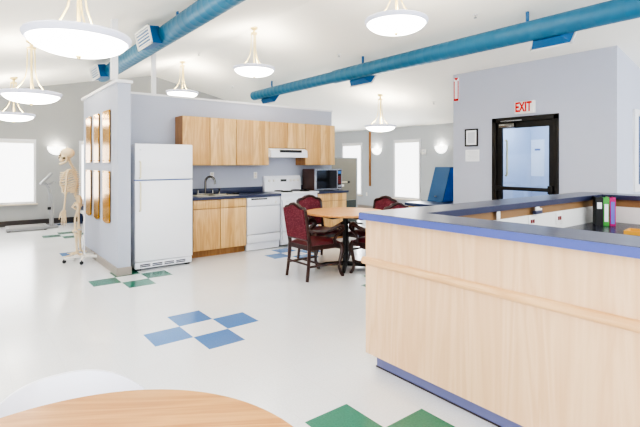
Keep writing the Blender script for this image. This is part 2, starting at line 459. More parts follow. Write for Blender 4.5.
# interior window in the right wall
f = MB()
f.box((6.58, YR - .03, 0.99), (6.73, YR + .12, 2.21)); f.box((7.93, YR - .03, 0.99), (8.08, YR + .12, 2.21))
f.box((6.73, YR - .03, 2.13), (7.93, YR + .12, 2.21)); f.box((6.73, YR - .03, 0.99), (7.93, YR + .12, 1.09))
w8 = f.build('window_8', M_trimw, kind='structure', smooth=False)
MB().box((6.73, YR + .02, 1.09), (7.93, YR + .03, 2.13)).build('glass_pane', M_glassb, w8, smooth=False)

# exit door
f = MB()
f.box((XW - .02, DY1 - .065, 0), (XW + .12, DY1 + .01, DZ), .004); f.box((XW - .02, DY0 - .01, 0), (XW + .12, DY0 + .065, DZ), .004)
f.box((XW - .02, DY0 - .01, DZ - .07), (XW + .12, DY1 + .01, DZ + .01), .004)
d1 = f.build('door_1', M_blackm, kind='structure')
f = MB(); y0, y1, z1 = DY0 + .065, DY1 - .065, DZ - .07
f.box((XW + .02, y0, 0.01), (XW + .065, y0 + .085, z1)); f.box((XW + .02, y1 - .085, 0.01), (XW + .065, y1, z1))
f.box((XW + .02, y0 + .085, z1 - .10), (XW + .065, y1 - .085, z1)); f.box((XW + .02, y0 + .085, 0.01), (XW + .065, y1 - .085, 0.26))
leaf = f.build('door_leaf', M_blackm, d1, smooth=False)
MB().box((XW + .038, y0 + .085, .26), (XW + .046, y1 - .085, z1 - .10)).build('glass_pane', M_glass, leaf, smooth=False)
f = MB(); f.box((XW - .045, y0 + .01, 0.965), (XW - .005, y1 - .01, 1.025), .008)
f.box((XW - .05, y1 - .08, .955), (XW + .02, y1 - .005, 1.035), .01); f.box((XW - .05, y0 + .005, .93), (XW + .02, y0 + .08, 1.06), .01)
f.build('push_bar', M_blackm, d1)
f = MB(); f.box((XW - .06, y1 - .34, z1 - .10), (XW + .02, y1 - .07, z1 - .02), .01)
f.build('door_closer', M_chrome, d1)
MB().tube([(XW - .03, y1 - .1, z1 + .015), (XW - .1, y1 - .25, z1 + .01), (XW - .03, y1 - .46, z1 + .02)], .012).build('closer_arm', M_steel, d1)
MB().tube([(XW + .07, y1 - .13, 1.2), (XW + .11, y1 - .13, 1.22), (XW + .11, y1 - .13, 1.78), (XW + .07, y1 - .13, 1.8)], .016).build('door_handle', M_brass, d1)

# ------------------------------------------------------------------ ceiling lamps
def make_lamp(label, group):
    t = thing('pendant_lamp', label, 'ceiling lamp', group=group)
    R = 0.345; D = 0.73; BD = .115
    prof = [(0.0, -BD)]
    for k in range(1, 13):
        a = k / 12; prof.append((R * 0.96 * math.sin(a * PI / 2) ** 0.92, -BD + BD * (1 - math.cos(a * PI / 2))))
    b = MB().lathe(prof, 40).build('bowl', M_bowl, t)
    MB().lathe([(R * .945, -.012), (R * .985, -.018), (R * 1.03, .004), (R * 1.045, .022), (R * 1.02, .036), (R * .96, .036), (R * .93, .018), (R * .945, -.012)], 48).build('rim', M_rim, t)
    MB().lathe([(0, -.143), (.012, -.139), (.014, -.131), (.02, -.125), (.02, -.113), (0, -.111)], 16).build('finial', M_brass, t)
    for k in range(3):
        a = 2 * PI * k / 3 + 0.55
        P = [(.25, .02), (.19, .075), (.12, .15), (.075, .24), (.055, .34), (.048, D - .1)]
        MB().tube([(r * math.cos(a), r * math.sin(a), z) for r, z in P], .0075, 6).build('arm', M_brass, t)
    MB().tube([(0, 0, -.11), (0, 0, D - .02)], .012, 8).build('stem', M_brass, t)
    MB().lathe([(0, D - .12), (.055, D - .12), (.055, D - .095), (.02, D - .085), (.02, D - .05), (.06, D - .03), (.065, D + .01), (0, D + .01)], 20).build('canopy', M_brass, t)
    return t
LAMPS = [(2.75, 2.98, 'ridge', 'lit glass bowl pendant hanging above the kitchen wall beside the upper cabinets'),
         (2.72, -0.30, 'ridge', 'lit glass bowl pendant nearest the blue duct, cut off at the top of the photo'),
         (2.75, 6.25, 'ridge', 'small far glass bowl pendant just over the top of the kitchen wall'),
         (6.30, 3.43, 'right', 'glass bowl pendant in front of the windows right of the microwave'),
         (-0.495, -0.12, 'left', 'largest and nearest glass bowl pendant, upper left of the room'),
         (-0.46, 3.30, 'left', 'middle-sized glass bowl pendant of the left row, cut by the photo edge'),
         (-0.43, 6.60, 'left', 'smallest and lowest glass bowl pendant of the left row, over the window')]
proto = None
for x, y, _, lab in LAMPS:
    if proto is None:
        proto = make_lamp(lab, 'glass bowl pendant lamps'); o = proto
    else:
        o = copy_tree(proto)
    o['label'] = lab
    o.location = (x, y, ceil_z(x) - 0.73)
    ld = bpy.data.lights.new('lamp_bulb', 'POINT'); ld.energy = 10 if x > 1 else 6; ld.shadow_soft_size = 0.10; ld.color = (1.0, 0.88, 0.68)
    lo = bpy.data.objects.new('lamp_bulb', ld); COL.objects.link(lo); lo.parent = o; lo.location = (0.0, 0.0, 0.03)

# ------------------------------------------------------------------ ducts
def duct(x, z, secs, boxes, hangers, side, label):
    t = thing('air_duct', label, 'duct', (x, 0, z), group='blue round ceiling ducts')
    for (ya, yb, r) in secs:
        n = max(2, int((yb - ya) / 0.15)); prof = []
        for k in range(n + 1):
            s = ya + (yb - ya) * k / n
            prof += [(r, s - .006), (r + .0013, s), (r, s + .006)] if 0 < k < n else [(r, s)]
        prof = [(0, ya)] + prof + [(0, yb)]
        MB().lathe(prof, 36, rot=Matrix.Rotation(-PI / 2, 3, 'X')).build('duct_section', M_duct, t, angle=50)
    for (y0, y1, d) in boxes:
        f = MB()
        # hood leaving the duct sideways and downward, flaring to the grille
        ang = math.radians(38 if side > 0 else 12); dx, dz = side * math.cos(ang), -math.sin(ang); nx, nz = side * math.sin(ang), math.cos(ang)
        a = .09; h = .115
        def P(s, e, y): return Vector((dx * s + nx * e, y, dz * s + nz * e))
        m = (y1 - y0) * 0.14
        A = [P(a, -h, y0 + m), P(a, h, y0 + m), P(a, h, y1 - m), P(a, -h, y1 - m)]
        B = [P(d, -h * .95, y0), P(d, h * .95, y0), P(d, h * .95, y1), P(d, -h * .95, y1)]
        va = [f.bm.verts.new(p) for p in A]; vb = [f.bm.verts.new(p) for p in B]
        for k in range(4): f.bm.faces.new((va[k], va[(k + 1) % 4], vb[(k + 1) % 4], vb[k]))
        f.bm.faces.new(va); f.bm.faces.new(list(reversed(vb)))
        bo = f.build('diffuser_box', M_ductb, t, smooth=False)
        g = MB()
        rot = Matrix(((dx, nx, 0), (0, 0, 1), (dz, nz, 0)))   # columns map (s, e, y)
        def rb(s0, s1, e0, e1, ya, yb):
            p = [P(s, e, y) for s in (s0, s1) for e in (e0, e1) for y in (ya, yb)]
            v = [g.bm.verts.new(q) for q in p]
            for q in ((0, 1, 3, 2), (4, 6, 7, 5), (0, 4, 5, 1), (2, 3, 7, 6), (0, 2, 6, 4), (1, 5, 7, 3)): g.bm.faces.new([v[i] for i in q])
        w = .018; hh = h * 1.05
        rb(d, d + .02, -hh, -hh + w, y0 - .02, y1 + .02); rb(d, d + .02, hh - w, hh, y0 - .02, y1 + .02)
        rb(d, d + .02, -hh, hh, y0 - .02, y0 + .01); rb(d, d + .02, -hh, hh, y1 - .01, y1 + .02)
        for k in range(5):
            e = -hh + w + (k + .5) * (2 * hh - 2 * w) / 5
            rb(d, d + .012, e - .008, e + .008, y0, y1)
        g.build('grille', M_whitel, bo, smooth=False)
    for y in hangers:
        MB().box((-.012, y - .018, .12), (.012, y + .018, ceil_z(x) - z + .01)).build('hanger_strap', M_ductb, t, smooth=False)
    return t
duct(4.54, 3.105, [(-5.5, 2.95, .128), (2.95, 6.1, .112)], [(-1.38, -0.9, .215), (2.05, 2.6, .215), (5.3, 5.85, .215)], [-0.9, 2.16, 5.27], 1,
     'long blue round air duct on the right, running above the exit wall and cabinets')
duct(1.0, 3.16, [(-5.5, 5.95, .128)], [(2.2, 2.75, .25), (5.15, 5.7, .25), (-1.2, -.65, .25)], [1.9, 4.8], -1,
     'blue round air duct on the left, running over the stub wall with plaques')
for i, (x, y, lab) in enumerate([(4.25, 2.49, 'small sprinkler head on the ceiling above the right duct, over the range hood'),
                    (7.14, 2.58, 'small sprinkler head on the ceiling near the wall end with the red sign'),
                    (2.71, 5.23, 'small sprinkler head on the ceiling beside the left duct, left of the middle pendant'),
                    (4.28, 6.78, 'small sprinkler head on the ceiling just above the end of the right duct'),
                    (4.25, -0.33, 'small sprinkler head on the ceiling at the top, right of the cut-off pendant')]):
    t = thing('sprinkler_head', lab, 'sprinkler', (x, y, ceil_z(x)), group='ceiling sprinkler heads')
    MB().lathe([(0, .0), (.035, .0), (.04, -.012), (0, -.02)], 16).build('escutcheon', M_whitel, t)
    MB().tube([(0, 0, -.01), (0, 0, -.05)], [.012, .008], 8).build('nozzle', M_steel, t)
    MB().lathe([(0, -.048), (.022, -.05), (.022, -.055), (0, -.056)], 12).build('deflector', M_steel, t)

# ------------------------------------------------------------------ kitchen
def wall_cab(x0, x1, z0, z1, doors, label):
    yf, yb = 2.83, KY - .002
    t = thing('wall_cabinet', label, 'cabinet', ((x0 + x1) / 2, yb, z0), group='maple upper cabinets')
    ox = (x0 + x1) / 2
    def L(x, y, z): return (x - ox, y - yb, z - z0)
    MB().box(L(x0 + .002, yf + .021, z0), L(x1 - .002, yb, z1), .002).build('carcass', M_mapled, t, smooth=False)
    for a, b in zip(doors, doors[1:]):
        MB().box(L(a + .004, yf, z0 + .004), L(b - .004, yf + .02, z1 - .004), .003).build('door', M_maple, t)
wall_cab(1.43, 2.334, 1.377, 2.135, [1.43, 1.872, 2.334], 'maple upper cabinet with two doors, the leftmost one, beside the fridge')
wall_cab(2.334, 2.956, 1.377, 2.135, [2.334, 2.956], 'single-door maple upper cabinet above the dishwasher, left of the range hood')
wall_cab(2.956, 3.735, 1.677, 2.135, [2.956, 3.345, 3.735], 'short two-door maple upper cabinet directly above the range hood')
wall_cab(3.735, 4.44, 1.377, 2.135, [3.735, 4.085, 4.44], 'two-door maple upper cabinet above the microwave, the rightmost one')

t = thing('range_hood', 'white range hood under the short upper cabinets above the stove', 'range hood', (3.345, KY, 1.515))
MB().prism([(-.41, .0), (-.002, .0), (-.002, .155), (-.33, .155), (-.40, .12), (-.41, .05)], 0, -.40, .37).build('hood_body', M_white, t, smooth=False)
MB().box((-.22, -.413, .085), (.24, -.385, .128)).build('control_strip', M_black, t)

def base_cab(x0, x1, splits, label, drawer_label=None):
    yf, yb, zt = 2.55, KY - .002, 0.862
    ox = (x0 + x1) / 2
    t = thing('base_cabinet', label, 'cabinet', (ox, yb, 0), group='maple base cabinets')
    def L(x, y, z): return (x - ox, y - yb, z)
    m = MB(); m.box(L(x0 + .002, yf + .021, .1), L(x0 + .02, yb, zt)); m.box(L(x1 - .02, yf + .021, .1), L(x1 - .002, yb, zt)); m.box(L(x0 + .02, yf + .021, .1), L(x1 - .02, yb, .118)); m.box(L(x0 + .02, yb - .012, .118), L(x1 - .02, yb, zt)); m.box(L(x0 + .02, yf + .021, .715), L(x1 - .02, yf + .04, .735)); m.box(L(x0 + .02, yf + .021, zt - .03), L(x1 - .02, yf + .06, zt))
    for q in splits[1:-1]: m.box(L(q - .01, yf + .021, .118), L(q + .01, yf + .04, zt - .03))
    m.build('carcass', M_mapled, t, smooth=False)
    MB().box(L(x0 + .002, yf + .07, 0), L(x1 - .002, yb, .1)).build('toe_kick', M_mapled, t, smooth=False)
    for a, b in zip(splits, splits[1:]):
        MB().box(L(a + .004, yf, .728), L(b - .004, yf + .02, zt - .004), .003).build('drawer', M_maple, t)
        MB().box(L(a + .004, yf, .105), L(b - .004, yf + .02, .720), .003).build('door', M_maple, t)
base_cab(1.48, 2.365, [1.48, 1.915, 2.365], 'maple base cabinet under the sink, between fridge and dishwasher')
base_cab(3.815, 4.49, [3.815, 4.15, 4.49], 'maple base cabinet under the microwave, right of the stove')

def worktop(x0, x1, label, cut=None):
    t = thing('worktop', label, 'worktop', (0, 0, 0))
    m = MB()
    yb = KY - .003
    if cut:
        a, b, c, d = cut
        m.box((x0, 2.52, .864), (a, yb, .904)); m.box((b, 2.52, .864), (x1, yb, .904))
        m.box((a, 2.52, .864), (b, c, .904)); m.box((a, d, .864), (b, yb, .904))
    else:
        m.box((x0, 2.52, .864), (x1, yb, .904), .006)
    m.build('slab', M_navy, t, smooth=False)
    MB().box((x0, yb - .02, .904), (x1, yb, 1.0), .004).build('backsplash', M_navy, t)
    return t
worktop(1.44, 3.005, 'navy laminate kitchen worktop holding the sink and faucet', (1.60, 2.22, 2.63, 2.95))
worktop(3.815, 4.52, 'short navy laminate worktop under the microwave')

t = thing('kitchen_sink', 'stainless double bowl sink set into the navy worktop', 'sink', (1.91, 2.79, .904))
m = MB()
for a, b in ((-.31, -.01), (.01, .31)):
    m.box((a, -.155, -.16), (a + .012, .155, .0)); m.box((b - .012, -.155, -.16), (b, .155, .0))
    m.box((a, -.155, -.16), (b, -.143, .0)); m.box((a, .143, -.16), (b, .155, .0)); m.box((a, -.155, -.17), (b, .155, -.158))
m.build('basin', M_sink, t, smooth=False)
m = MB(); m.box((-.34, -.2, .0), (-.30, .28, .008)); m.box((.30, -.2, .0), (.34, .28, .008)); m.box((-.3, -.2, .0), (.3, -.15, .008)); m.box((-.3, .15, .0), (.3, .28, .008)); m.box((-.012, -.15, 0), (.012, .15, .008))
m.build('sink_rim', M_sink, t, smooth=False)
t = thing('kitchen_faucet', 'chrome gooseneck faucet with two lever handles on the sink', 'faucet', (1.87, 3.0, .912))
MB().box((-.16, -.03, 0), (.16, .03, .02), .008).build('base_plate', M_chrome, t)
pts = [(0, 0, .02), (0, 0, .2)] + [(.0 + .0 * k, -.075 + .075 * math.cos(a), .2 + .085 * math.sin(a)) for k, a in enumerate([i * PI / 8 for i in range(1, 8)])] + [(0, -.15, .2), (0, -.15, .165)]
pts = [(p[0] - p[1] * .75, p[1] * .75, p[2]) for p in pts]
MB().tube(pts, .017, 10).build('spout', M_chrome, t)
for s in (-1, 1):
    m = MB(); m.tube([(s * .125, 0, .02), (s * .125, 0, .07)], [.018, .013], 10); m.tube([(s * .125, 0, .07), (s * .125 - .05 , -.01, .085)], [.01, .007], 8)
    m.build('handle', M_chrome, t)
m = MB(); m.tube([(.24, 0, -.003), (.24, 0, .04), (.24, -.01, .09)], [.02, .013, .017], 10); m.build('side_sprayer', M_chrome, t)
m = MB(); m.box((-.05, -.035, 0), (.05, .035, .028), .012)
o = m.build('dish_sponge', M_black); o.location = (2.36, 2.9, .905); tag(o, 'small black sponge lying on the worktop right of the faucet', 'sponge')

# dishwasher
t = thing('dishwasher', 'white built-in dishwasher between the sink cabinet and the stove', 'dishwasher', (2.69, 2.55, 0))
MB().box((-.32, .03, .1), (.305, .58, .86)).build('body', M_white, t, smooth=False)
MB().box((-.315, -.015, .27), (.30, .03, .715), .012).build('door', M_white, t)
m = MB(); m.box((-.315, -.02, .72), (.30, .03, .858), .01); pn = m.build('control_panel', M_white, t)
m = MB()
for k in range(9):
    m.box((-.25 + k * .033, -.024, .822), (-.221 + k * .033, -.018, .844))
m.build('button_row', M_black, pn, smooth=False)
m = MB(); m.lathe([(0, 0), (.02, 0), (.018, .015), (0, .015)], 16, (.21, -.02, .77), Matrix.Rotation(PI / 2, 3, 'X')); m.build('dial', M_whitel, pn)
MB().box((-.315, -.012, .125), (.30, .03, .258), .01).build('lower_panel', M_white, t)
MB().box((-.315, .02, .01), (.30, .06, .118)).build('toe_panel', M_white, t, smooth=False)

# stove
t = thing('stove', 'white electric range with coil burners and back panel knobs', 'stove', (3.41, 2.53, 0))
MB().box((-.385, .03, .03), (.39, .60, .885)).build('body', M_white, t, smooth=False)
MB().box((-.40, -.02, .885), (.395, .60, .915), .008).build('cooktop', M_white, t)
MB().box((-.375, -.02, .27), (.38, .028, .80), .012).build('oven_door', M_white, t)
MB().tube([(-.3, -.02, .765), (-.3, -.06, .765), (.3, -.06, .765), (.3, -.02, .765)], .012, 8).build('oven_handle', M_white, t)
MB().box((-.375, -.015, .06), (.38, .028, .25), .01).build('storage_drawer', M_white, t)
for x, y, r in ((-.19, .14, .09), (.19, .14, .075), (-.19, .40, .075), (.19, .40, .09)):
    m = MB(); m.lathe([(0, .916), (r * 1.15, .916), (r * 1.2, .921), (r * 1.1, .919), (0, .917)], 24, (x, y, 0))
    for k in range(3): 
        rr = r * (0.35 + .3 * k)
        m.tube([(x + rr * math.cos(a), y + rr * math.sin(a), .925) for a in [2 * PI * i / 20 for i in range(21)]], .006, 6)
    m.build('burner', M_blackm, t)
m = MB(); m.prism([(.53, .915), (.615, .915), (.615, 1.185), (.57, 1.185), (.545, 1.14)], 0, -.395, .39); bp = m.build('back_panel', M_white, t, smooth=False)
rk = Matrix.Rotation(PI / 2, 3, 'X')
for x in (-.3, -.2, .16, .24, .32):
    MB().lathe([(0, 0), (.024, 0), (.02, .02), (0, .02)], 14, (x, .54, 1.10), rk).build('knob', M_whitel, bp)
MB().box((-.06, .528, 1.08), (.06, .545, 1.12)).build('clock', M_black, bp, smooth=False)

# microwave
t = thing('microwave', 'large microwave with black door window and brown side on the short worktop', 'microwave', (4.14, 2.85, .906))
MB().box((-.31, -.17, .015), (.31, .2, .40), .006).build('casing', M_mwside, t)
m = MB()
for x in (-.27, .27):
    for y in (-.14, .17): m.box((x - .015, y - .015, 0), (x + .015, y + .015, .016))
m.build('foot', M_black, t, smooth=False)
m = MB(); m.box((-.315, -.205, .012), (.315, -.17, .04)); m.box((-.315, -.205, .375), (.315, -.17, .402)); m.box((-.315, -.205, .04), (-.285, -.17, .375)); m.box((.19, -.205, .04), (.215, -.17, .375)); m.box((.30, -.205, .04), (.315, -.17, .375))
m.build('front_frame', M_steel, t, smooth=False)
MB().box((-.285, -.2, .04), (.19, -.17, .375)).build('door', M_mwg, t, smooth=False)
cp = MB().box((.215, -.2, .04), (.30, -.17, .375)).build('control_panel', M_black, t, smooth=False)
MB().box((.225, -.204, .31), (.29, -.199, .36)).build('display', mat('blue lit display', srgb(60, 110, 170), 0.3, emit=0.3), cp, smooth=False)
MB().box((.225, -.204, .05), (.29, -.199, .10)).build('open_button', M_steel, cp, smooth=False)
m = MB()
for i in range(3):
    for j in range(4): m.box((.226 + i * .022, -.204, .13 + j * .036), (.243 + i * .022, -.199, .156 + j * .036))
m.build('keypad', M_redd, cp, smooth=False)

def outlet(axis, pos, a, z, sgn, label, w=.07, h=.115, sock=M_ivory, name='wall_outlet', cat='outlet', side=False):
    """face plate on a wall; axis gives the wall normal"""
    t = thing(name, label, cat, (pos, a, z) if axis == 'X' else (a, pos, z))
    def bx(u0, u1, d0, d1, z0, z1, bev=0):
        p, q = sorted((sgn * d0, sgn * d1)); m = MB()
        return m.box((p, u0, z0), (q, u1, z1), bev) if axis == 'X' else m.box((u0, p, z0), (u1, q, z1), bev)
    bx(-w / 2, w / 2, 0, .008, -h / 2, h / 2, .003).build('face_plate', M_whitel, t)
    for s in (-1, 1):
        if side: bx(s * w * .15 - w * .11, s * w * .15 + w * .11, .008, .011, -h * .12, h * .2).build('socket', sock, t)
        else: bx(-w * .22, w * .22, .008, .011, s * h * .22 - h * .13, s * h * .22 + h * .13, .0).build('socket', sock, t)
    return t
outlet('Y', KY, 2.05, 1.205, -1, 'white wall outlet behind the kitchen faucet')
outlet('Y', KY, 2.87, 1.20, -1, 'white wall outlet between the sink and the stove')

# refrigerator
t = thing('refrigerator', 'white top-freezer refrigerator standing by the stub wall', 'refrigerator', (.967, 2.285, 0))
MB().box((-.385, .06, .03), (.385, .80, 1.655), .008).build('cabinet', M_white, t)
fd = MB().box((-.39, -.02, 1.195), (.39, .055, 1.67), .014).build('freezer_door', M_white, t)
MB().tube([(-.33, -.02, 1.215), (-.33, -.055, 1.23), (-.33, -.055, 1.42), (-.33, -.02, 1.435)], .011, 8).build('handle', M_ivory, fd)
MB().box((-.335, -.023, 1.58), (-.31, -.018, 1.592)).build('badge', M_steel, fd, smooth=False)
rd = MB().box((-.39, -.02, .115), (.39, .055, 1.18), .014).build('refrigerator_door', M_white, t)
MB().tube([(-.33, -.02, 1.16), (-.33, -.055, 1.145), (-.33, -.055, .80), (-.33, -.02, .785)], .011, 8).build('handle', M_ivory, rd)
MB().box((-.38, .03, 1.178), (.38, .06, 1.197)).build('door_gasket', mat('grey blue gasket', srgb(120, 140, 190), .6), t, smooth=False)
gr = MB().box((-.385, .0, .025), (.385, .06, .108), .006).build('kick_grille', M_white, t)
m = MB()
for k in range(4):
    for j in range(2): m.box((-.32 + k * .16, -.004, .045 + j * .022), (-.19 + k * .16, .002, .058 + j * .022))
m.build('grille_slots', M_gap, gr, smooth=False)
for x in (-.33, .33):
    MB().box((x - .03, .02, 0), (x + .03, .08, .03)).build('foot', M_black, t, smooth=False)

# ------------------------------------------------------------------ plaques on the stub wall
def plaque(y0, y1, z0, z1, curve, label):
    t = thing('wall_plaque', label, 'plaque', (.345, (y0 + y1) / 2, (z0 + z1) / 2), group='gold plaques on the stub wall')
    w = (y1 - y0) / 2; h = (z1 - z0) / 2
    poly = [(-w, -h), (-w * .5, -h - curve * .7), (0, -h - curve), (w * .5, -h - curve * .7), (w, -h), (w, h), (0, h), (-w, h)]
    MB().prism(poly, 0, -.022, -.012).build('plate', M_gold, t, smooth=False)
    m = MB()
    for y in (-w * .8, w * .8):
        for z in (-h * .92, h * .95):
            m.tube([(-.027, y, z), (0, y, z)], .008, 8)
    m.build('standoff', M_goldp, t)
pl = [(3.64, 3.97, 'farthest'), (3.12, 3.43, 'middle'), (2.51, 2.88, 'nearest')]
for y0, y1, n in pl:
    plaque(y0, y1, 1.42, 2.115, 0.0, 'polished gold plaque, %s one of the upper row on the stub wall' % n)
    plaque(y0, y1, .63, 1.31, 0.02, 'polished gold plaque, %s one of the lower row on the stub wall' % n)

# ------------------------------------------------------------------ sconces
def sconce(axis, pos, a, z, sgn, label):
    t = thing('wall_sconce', label, 'wall lamp', (pos, a, z) if axis == 'X' else (a, pos, z), rz={('X', -1): PI / 2 * 3, ('Y', -1): 0}[(axis, sgn)], group='lit half-bowl wall sconces')
    # local: wall at y=0, shade towards -y
    R = .19
    def fn(u, v):
        ang = PI + PI * u; ph = v * PI / 2
        return Vector((R * math.cos(ang) * math.sin(ph), .75 * R * math.sin(ang) * math.sin(ph), -.19 * math.cos(ph) + .0))
    MB().grid(fn, 20, 8).build('shade', M_sconce, t)
    MB().box((-.06, -.02, -.16), (.06, 0, -.02)).build('back_plate', M_brass, t, smooth=False)
    ld = bpy.data.lights.new('sconce_bulb', 'POINT'); ld.energy = 1.8; ld.shadow_soft_size = .05; ld.color = (1, .96, .88)
    lo = bpy.data.objects.new('sconce_bulb', ld); COL.objects.link(lo); lo.parent = t; lo.location = (0, -.1, .03)
sconce('Y', WY1, .53, 1.80, -1, 'lit half-bowl wall sconce behind the skeleton head')
sconce('X', WX1, 5.90, 1.86, -1, 'lit half-bowl wall sconce beside the brown wooden strip')
sconce('X', WX1, 3.54, 1.86, -1, 'lit half-bowl wall sconce above the blue foam wedge')

# ------------------------------------------------------------------ things on the walls
o = MB().box((-.03, -.035, -.84), (0, .035, .84), .004).build('wooden_strip', M_strip); o.location = (WX1 + .002, 6.2, 1.55)
tag(o, 'narrow brown wooden strip mounted upright on the wall between two windows', 'wooden strip')
t = thing('thermostat', 'white thermostat box on the wall right of the bright window', 'thermostat', (WX1 + .002, 4.1, 1.72))
MB().box((-.035, -.07, -.07), (0, .07, .07), .008).build('housing', M_whitel, t)
MB().box((-.038, -.04, .0), (-.034, .04, .045)).build('display', M_paperg, t, smooth=False)
outlet('X', WX1, 6.35, .45, -1, 'white outlet low on the wall under the brown strip')
# exit sign
t = thing('exit_sign', 'white EXIT sign with red letters above the dark glass door', 'exit sign', (XW, -.14, 2.315))
MB().box((-.05, -.165, -.1), (0, .165, .1), .008).build('housing', M_whitel, t)
Mx = Matrix(((0, 0, -1, -.052), (-1, 0, 0, 0.015), (0, 1, 0, 0), (0, 0, 0, 1)))
text_mesh('EXIT', .215, M_red, 'lettering', t, Mx, .002, .62)
t = thing('framed_certificate', 'black framed certificate on the wall left of the exit door', 'picture frame', (XW, .85, 1.87))
m = MB(); m.box((-.02, -.13, -.155), (0, -.108, .155)); m.box((-.02, .108, -.155), (0, .13, .155)); m.box((-.02, -.108, -.155), (0, .108, -.133)); m.box((-.02, -.108, .133), (0, .108, .155))
m.build('frame', M_black, t, smooth=False)
MB().box((-.01, -.108, -.133), (0, .108, .133)).build('mat_board', M_paper, t, smooth=False)
MB().box((-.012, -.07, -.095), (-.009, .07, .095)).build('document', M_paperg, t, smooth=False)
t = thing('wall_notice', 'white paper notice taped below the framed certificate', 'paper', (XW, .835, 1.548))
MB().box((-.004, -.14, -.105), (0, .14, .105)).build('sheet', M_paper, t, smooth=False)
m = MB()
for k in range(7): m.box((-.0055, -.11, .07 - k * .022), (-.0035, .11 - (k % 3) * .03, .076 - k * .022))
m.build('printed_lines', M_paperg, t, smooth=False)
t = thing('fire_equipment_sign', 'tall narrow white and red sign high at the wall end', 'sign', (XW, 1.165, 2.775))
MB().box((-.012, -.055, -.22), (0, .055, .215), .002).build('panel', M_paper, t, smooth=False)
m = MB(); m.box((-.015, -.05, -.215), (-.011, -.034, .15)); m.box((-.015, .034, -.215), (-.011, .05, .15)); m.box((-.015, -.05, -.215), (-.011, .05, -.175)); m.prism([(-.05, .21), (.05, .21), (0, .16)], 0, -.015, -.011)
m.build('red_markings', M_red, t, smooth=False)

# vestibule: notice seen through the door glass, and a lamp added for light
t = thing('notice_board', 'white sheet with one blue line seen through the door glass', 'notice board', (WX1 - .044, .98, 1.53))
MB().box((0, -.145, -.4), (.015, .145, .4)).build('panel', M_paper, t, smooth=False)
MB().box((-.003, -.06, .16), (.001, .06, .2)).build('heading', M_ink, t, smooth=False)

ld = bpy.data.lights.new('vestibule_light', 'POINT'); ld.energy = 36; ld.shadow_soft_size = .12; ld.color = (.86, .93, 1)  # fill light with an unseen fixture, added to brighten the vestibule
t = thing('vestibule_lamp', 'round ceiling light inside the vestibule behind the glass door', 'ceiling lamp', (7.3, 0.1, ceil_z(7.3)))
MB().lathe([(0, -.02), (.15, -.02), (.15, .03), (0, .03)], 24).build('base', M_whitel, t)
lo = bpy.data.objects.new('vestibule_light', ld); COL.objects.link(lo); lo.parent = t; lo.location = (0, 0, -.25)

# ------------------------------------------------------------------ reception counter
CX0, CX1, CYF, CYN = 1.0, 4.66, -1.515, -4.9       # outer edges of the U-shaped top
W = .325; ZT = 1.07; TH = .048
t = thing('counter_top', 'U-shaped grey laminate counter top with blue edge', 'counter top', (CX0, CYF, ZT))
def U(m, o, w, z0, z1, bev=0):
    """U-shaped run: outer rectangle inset by o, run width w"""
    x0, x1, yf = CX0 + o, CX1 - o, CYF - o
    poly = [(x0, CYN), (x0, yf), (x1, yf), (x1, CYN), (x1 - w, CYN), (x1 - w, yf - w), (x0 + w, yf - w), (x0 + w, CYN)]
    m.prism([(a - CX0, b - CYF) for a, b in poly], 2, z0, z1)
    return m
U(MB(), 0.003, W - .006, -.004, 0).build('top_surface', M_grayt, t, smooth=False)
# edge: one navy laminate, daylight on the outer band painted in as blue
m = MB(); U(m, 0, .012, -TH, -.004); m.build('edge_band', M_navylit, t, smooth=False, label='blue outer edge band')
m = MB(); U(m, .012, W - .012, -TH, -.004); m.build('core', M_navyd, t, smooth=False, label='dark navy inner edge')
t = thing('reception_counter', 'pale oak fronted reception counter with toe kick and bumper rail', 'reception counter', (CX0, CYF, 0))
po = .042
x0, yf, x1 = po, -.025, CX1 - CX0 - po
zt = ZT - TH
yl = CYN - CYF
MB().box((x0, yl, .095), (x0 + .025, yf, zt), .002).build('front_panel', M_oakp, t, smooth=False)
MB().box((x0 + .025, yf - .025, .095), (x1, yf, zt), .002).build('end_panel', M_oakp, t, smooth=False)
MB().box((x1 - .025, yl, .095), (x1, yf - .025, zt), .002).build('rear_panel', M_oakp, t, smooth=False)
m = MB(); m.box((x0 + .055, yl, 0), (x0 + .075, yf - .055, .095)); m.box((x0 + .075, yf - .075, 0), (x1 - .055, yf - .055, .095))
m.build('toe_kick', mat('periwinkle vinyl toe kick', srgb(112, 116, 158), .4), t, smooth=False)
m = MB(); m.box((x0 + .05, yl, 0), (x0 + .055, yf - .05, .008)); m.build('toe_line', M_baseb, t, smooth=False)
m = MB()
prof = [(0, -.026), (-.014, -.023), (-.023, -.013), (-.026, 0), (-.023, .013), (-.014, .023), (0, .026)]
m.prism([(x0 + a, .735 + b) for a, b in prof], 1, yl, yf + .02)
m.build('bumper_rail', M_oakr, t, angle=60)
m = MB(); m.prism([(yf - a, .735 + b) for a, b in prof], 0, x0, x1); m.build('bumper_rail', M_oakr, t, angle=60)
# inner faces: white panel below, brown band above
wi = W - po - .02
def inner(z0, z1, mt, nm, e):
    a, b, c = x0 + wi - e, yf - wi + e, x1 - wi + e
    m = MB(); m.box((a - .02, yl, z0), (a, b + .02, z1)); m.box((a, b, z0), (c, b + .02, z1)); m.box((c, yl, z0), (c + .02, b + .02, z1))
    m.build(nm, mt, t, smooth=False)
inner(.945, zt, M_band, 'brown_band', .012); inner(.0, .945, M_whitel, 'inner_panel', 0)
IY = CYF + yf - wi      # inner face y of the back run
IX = CX0 + x1 - wi      # inner face x of the right run
t = thing('desk_worktop', 'charcoal laminate desk inside the reception counter', 'desk', (0, 0, 0))
m = MB()
a0 = CX0 + x0 + wi + .003
m.prism([(a0, CYN), (a0, IY - .003), (IX - .003, IY - .003), (IX - .003, CYN), (IX - .75, CYN), (IX - .75, IY - .75), (a0 + .6, IY - .75), (a0 + .6, CYN)], 2, .737, .775)
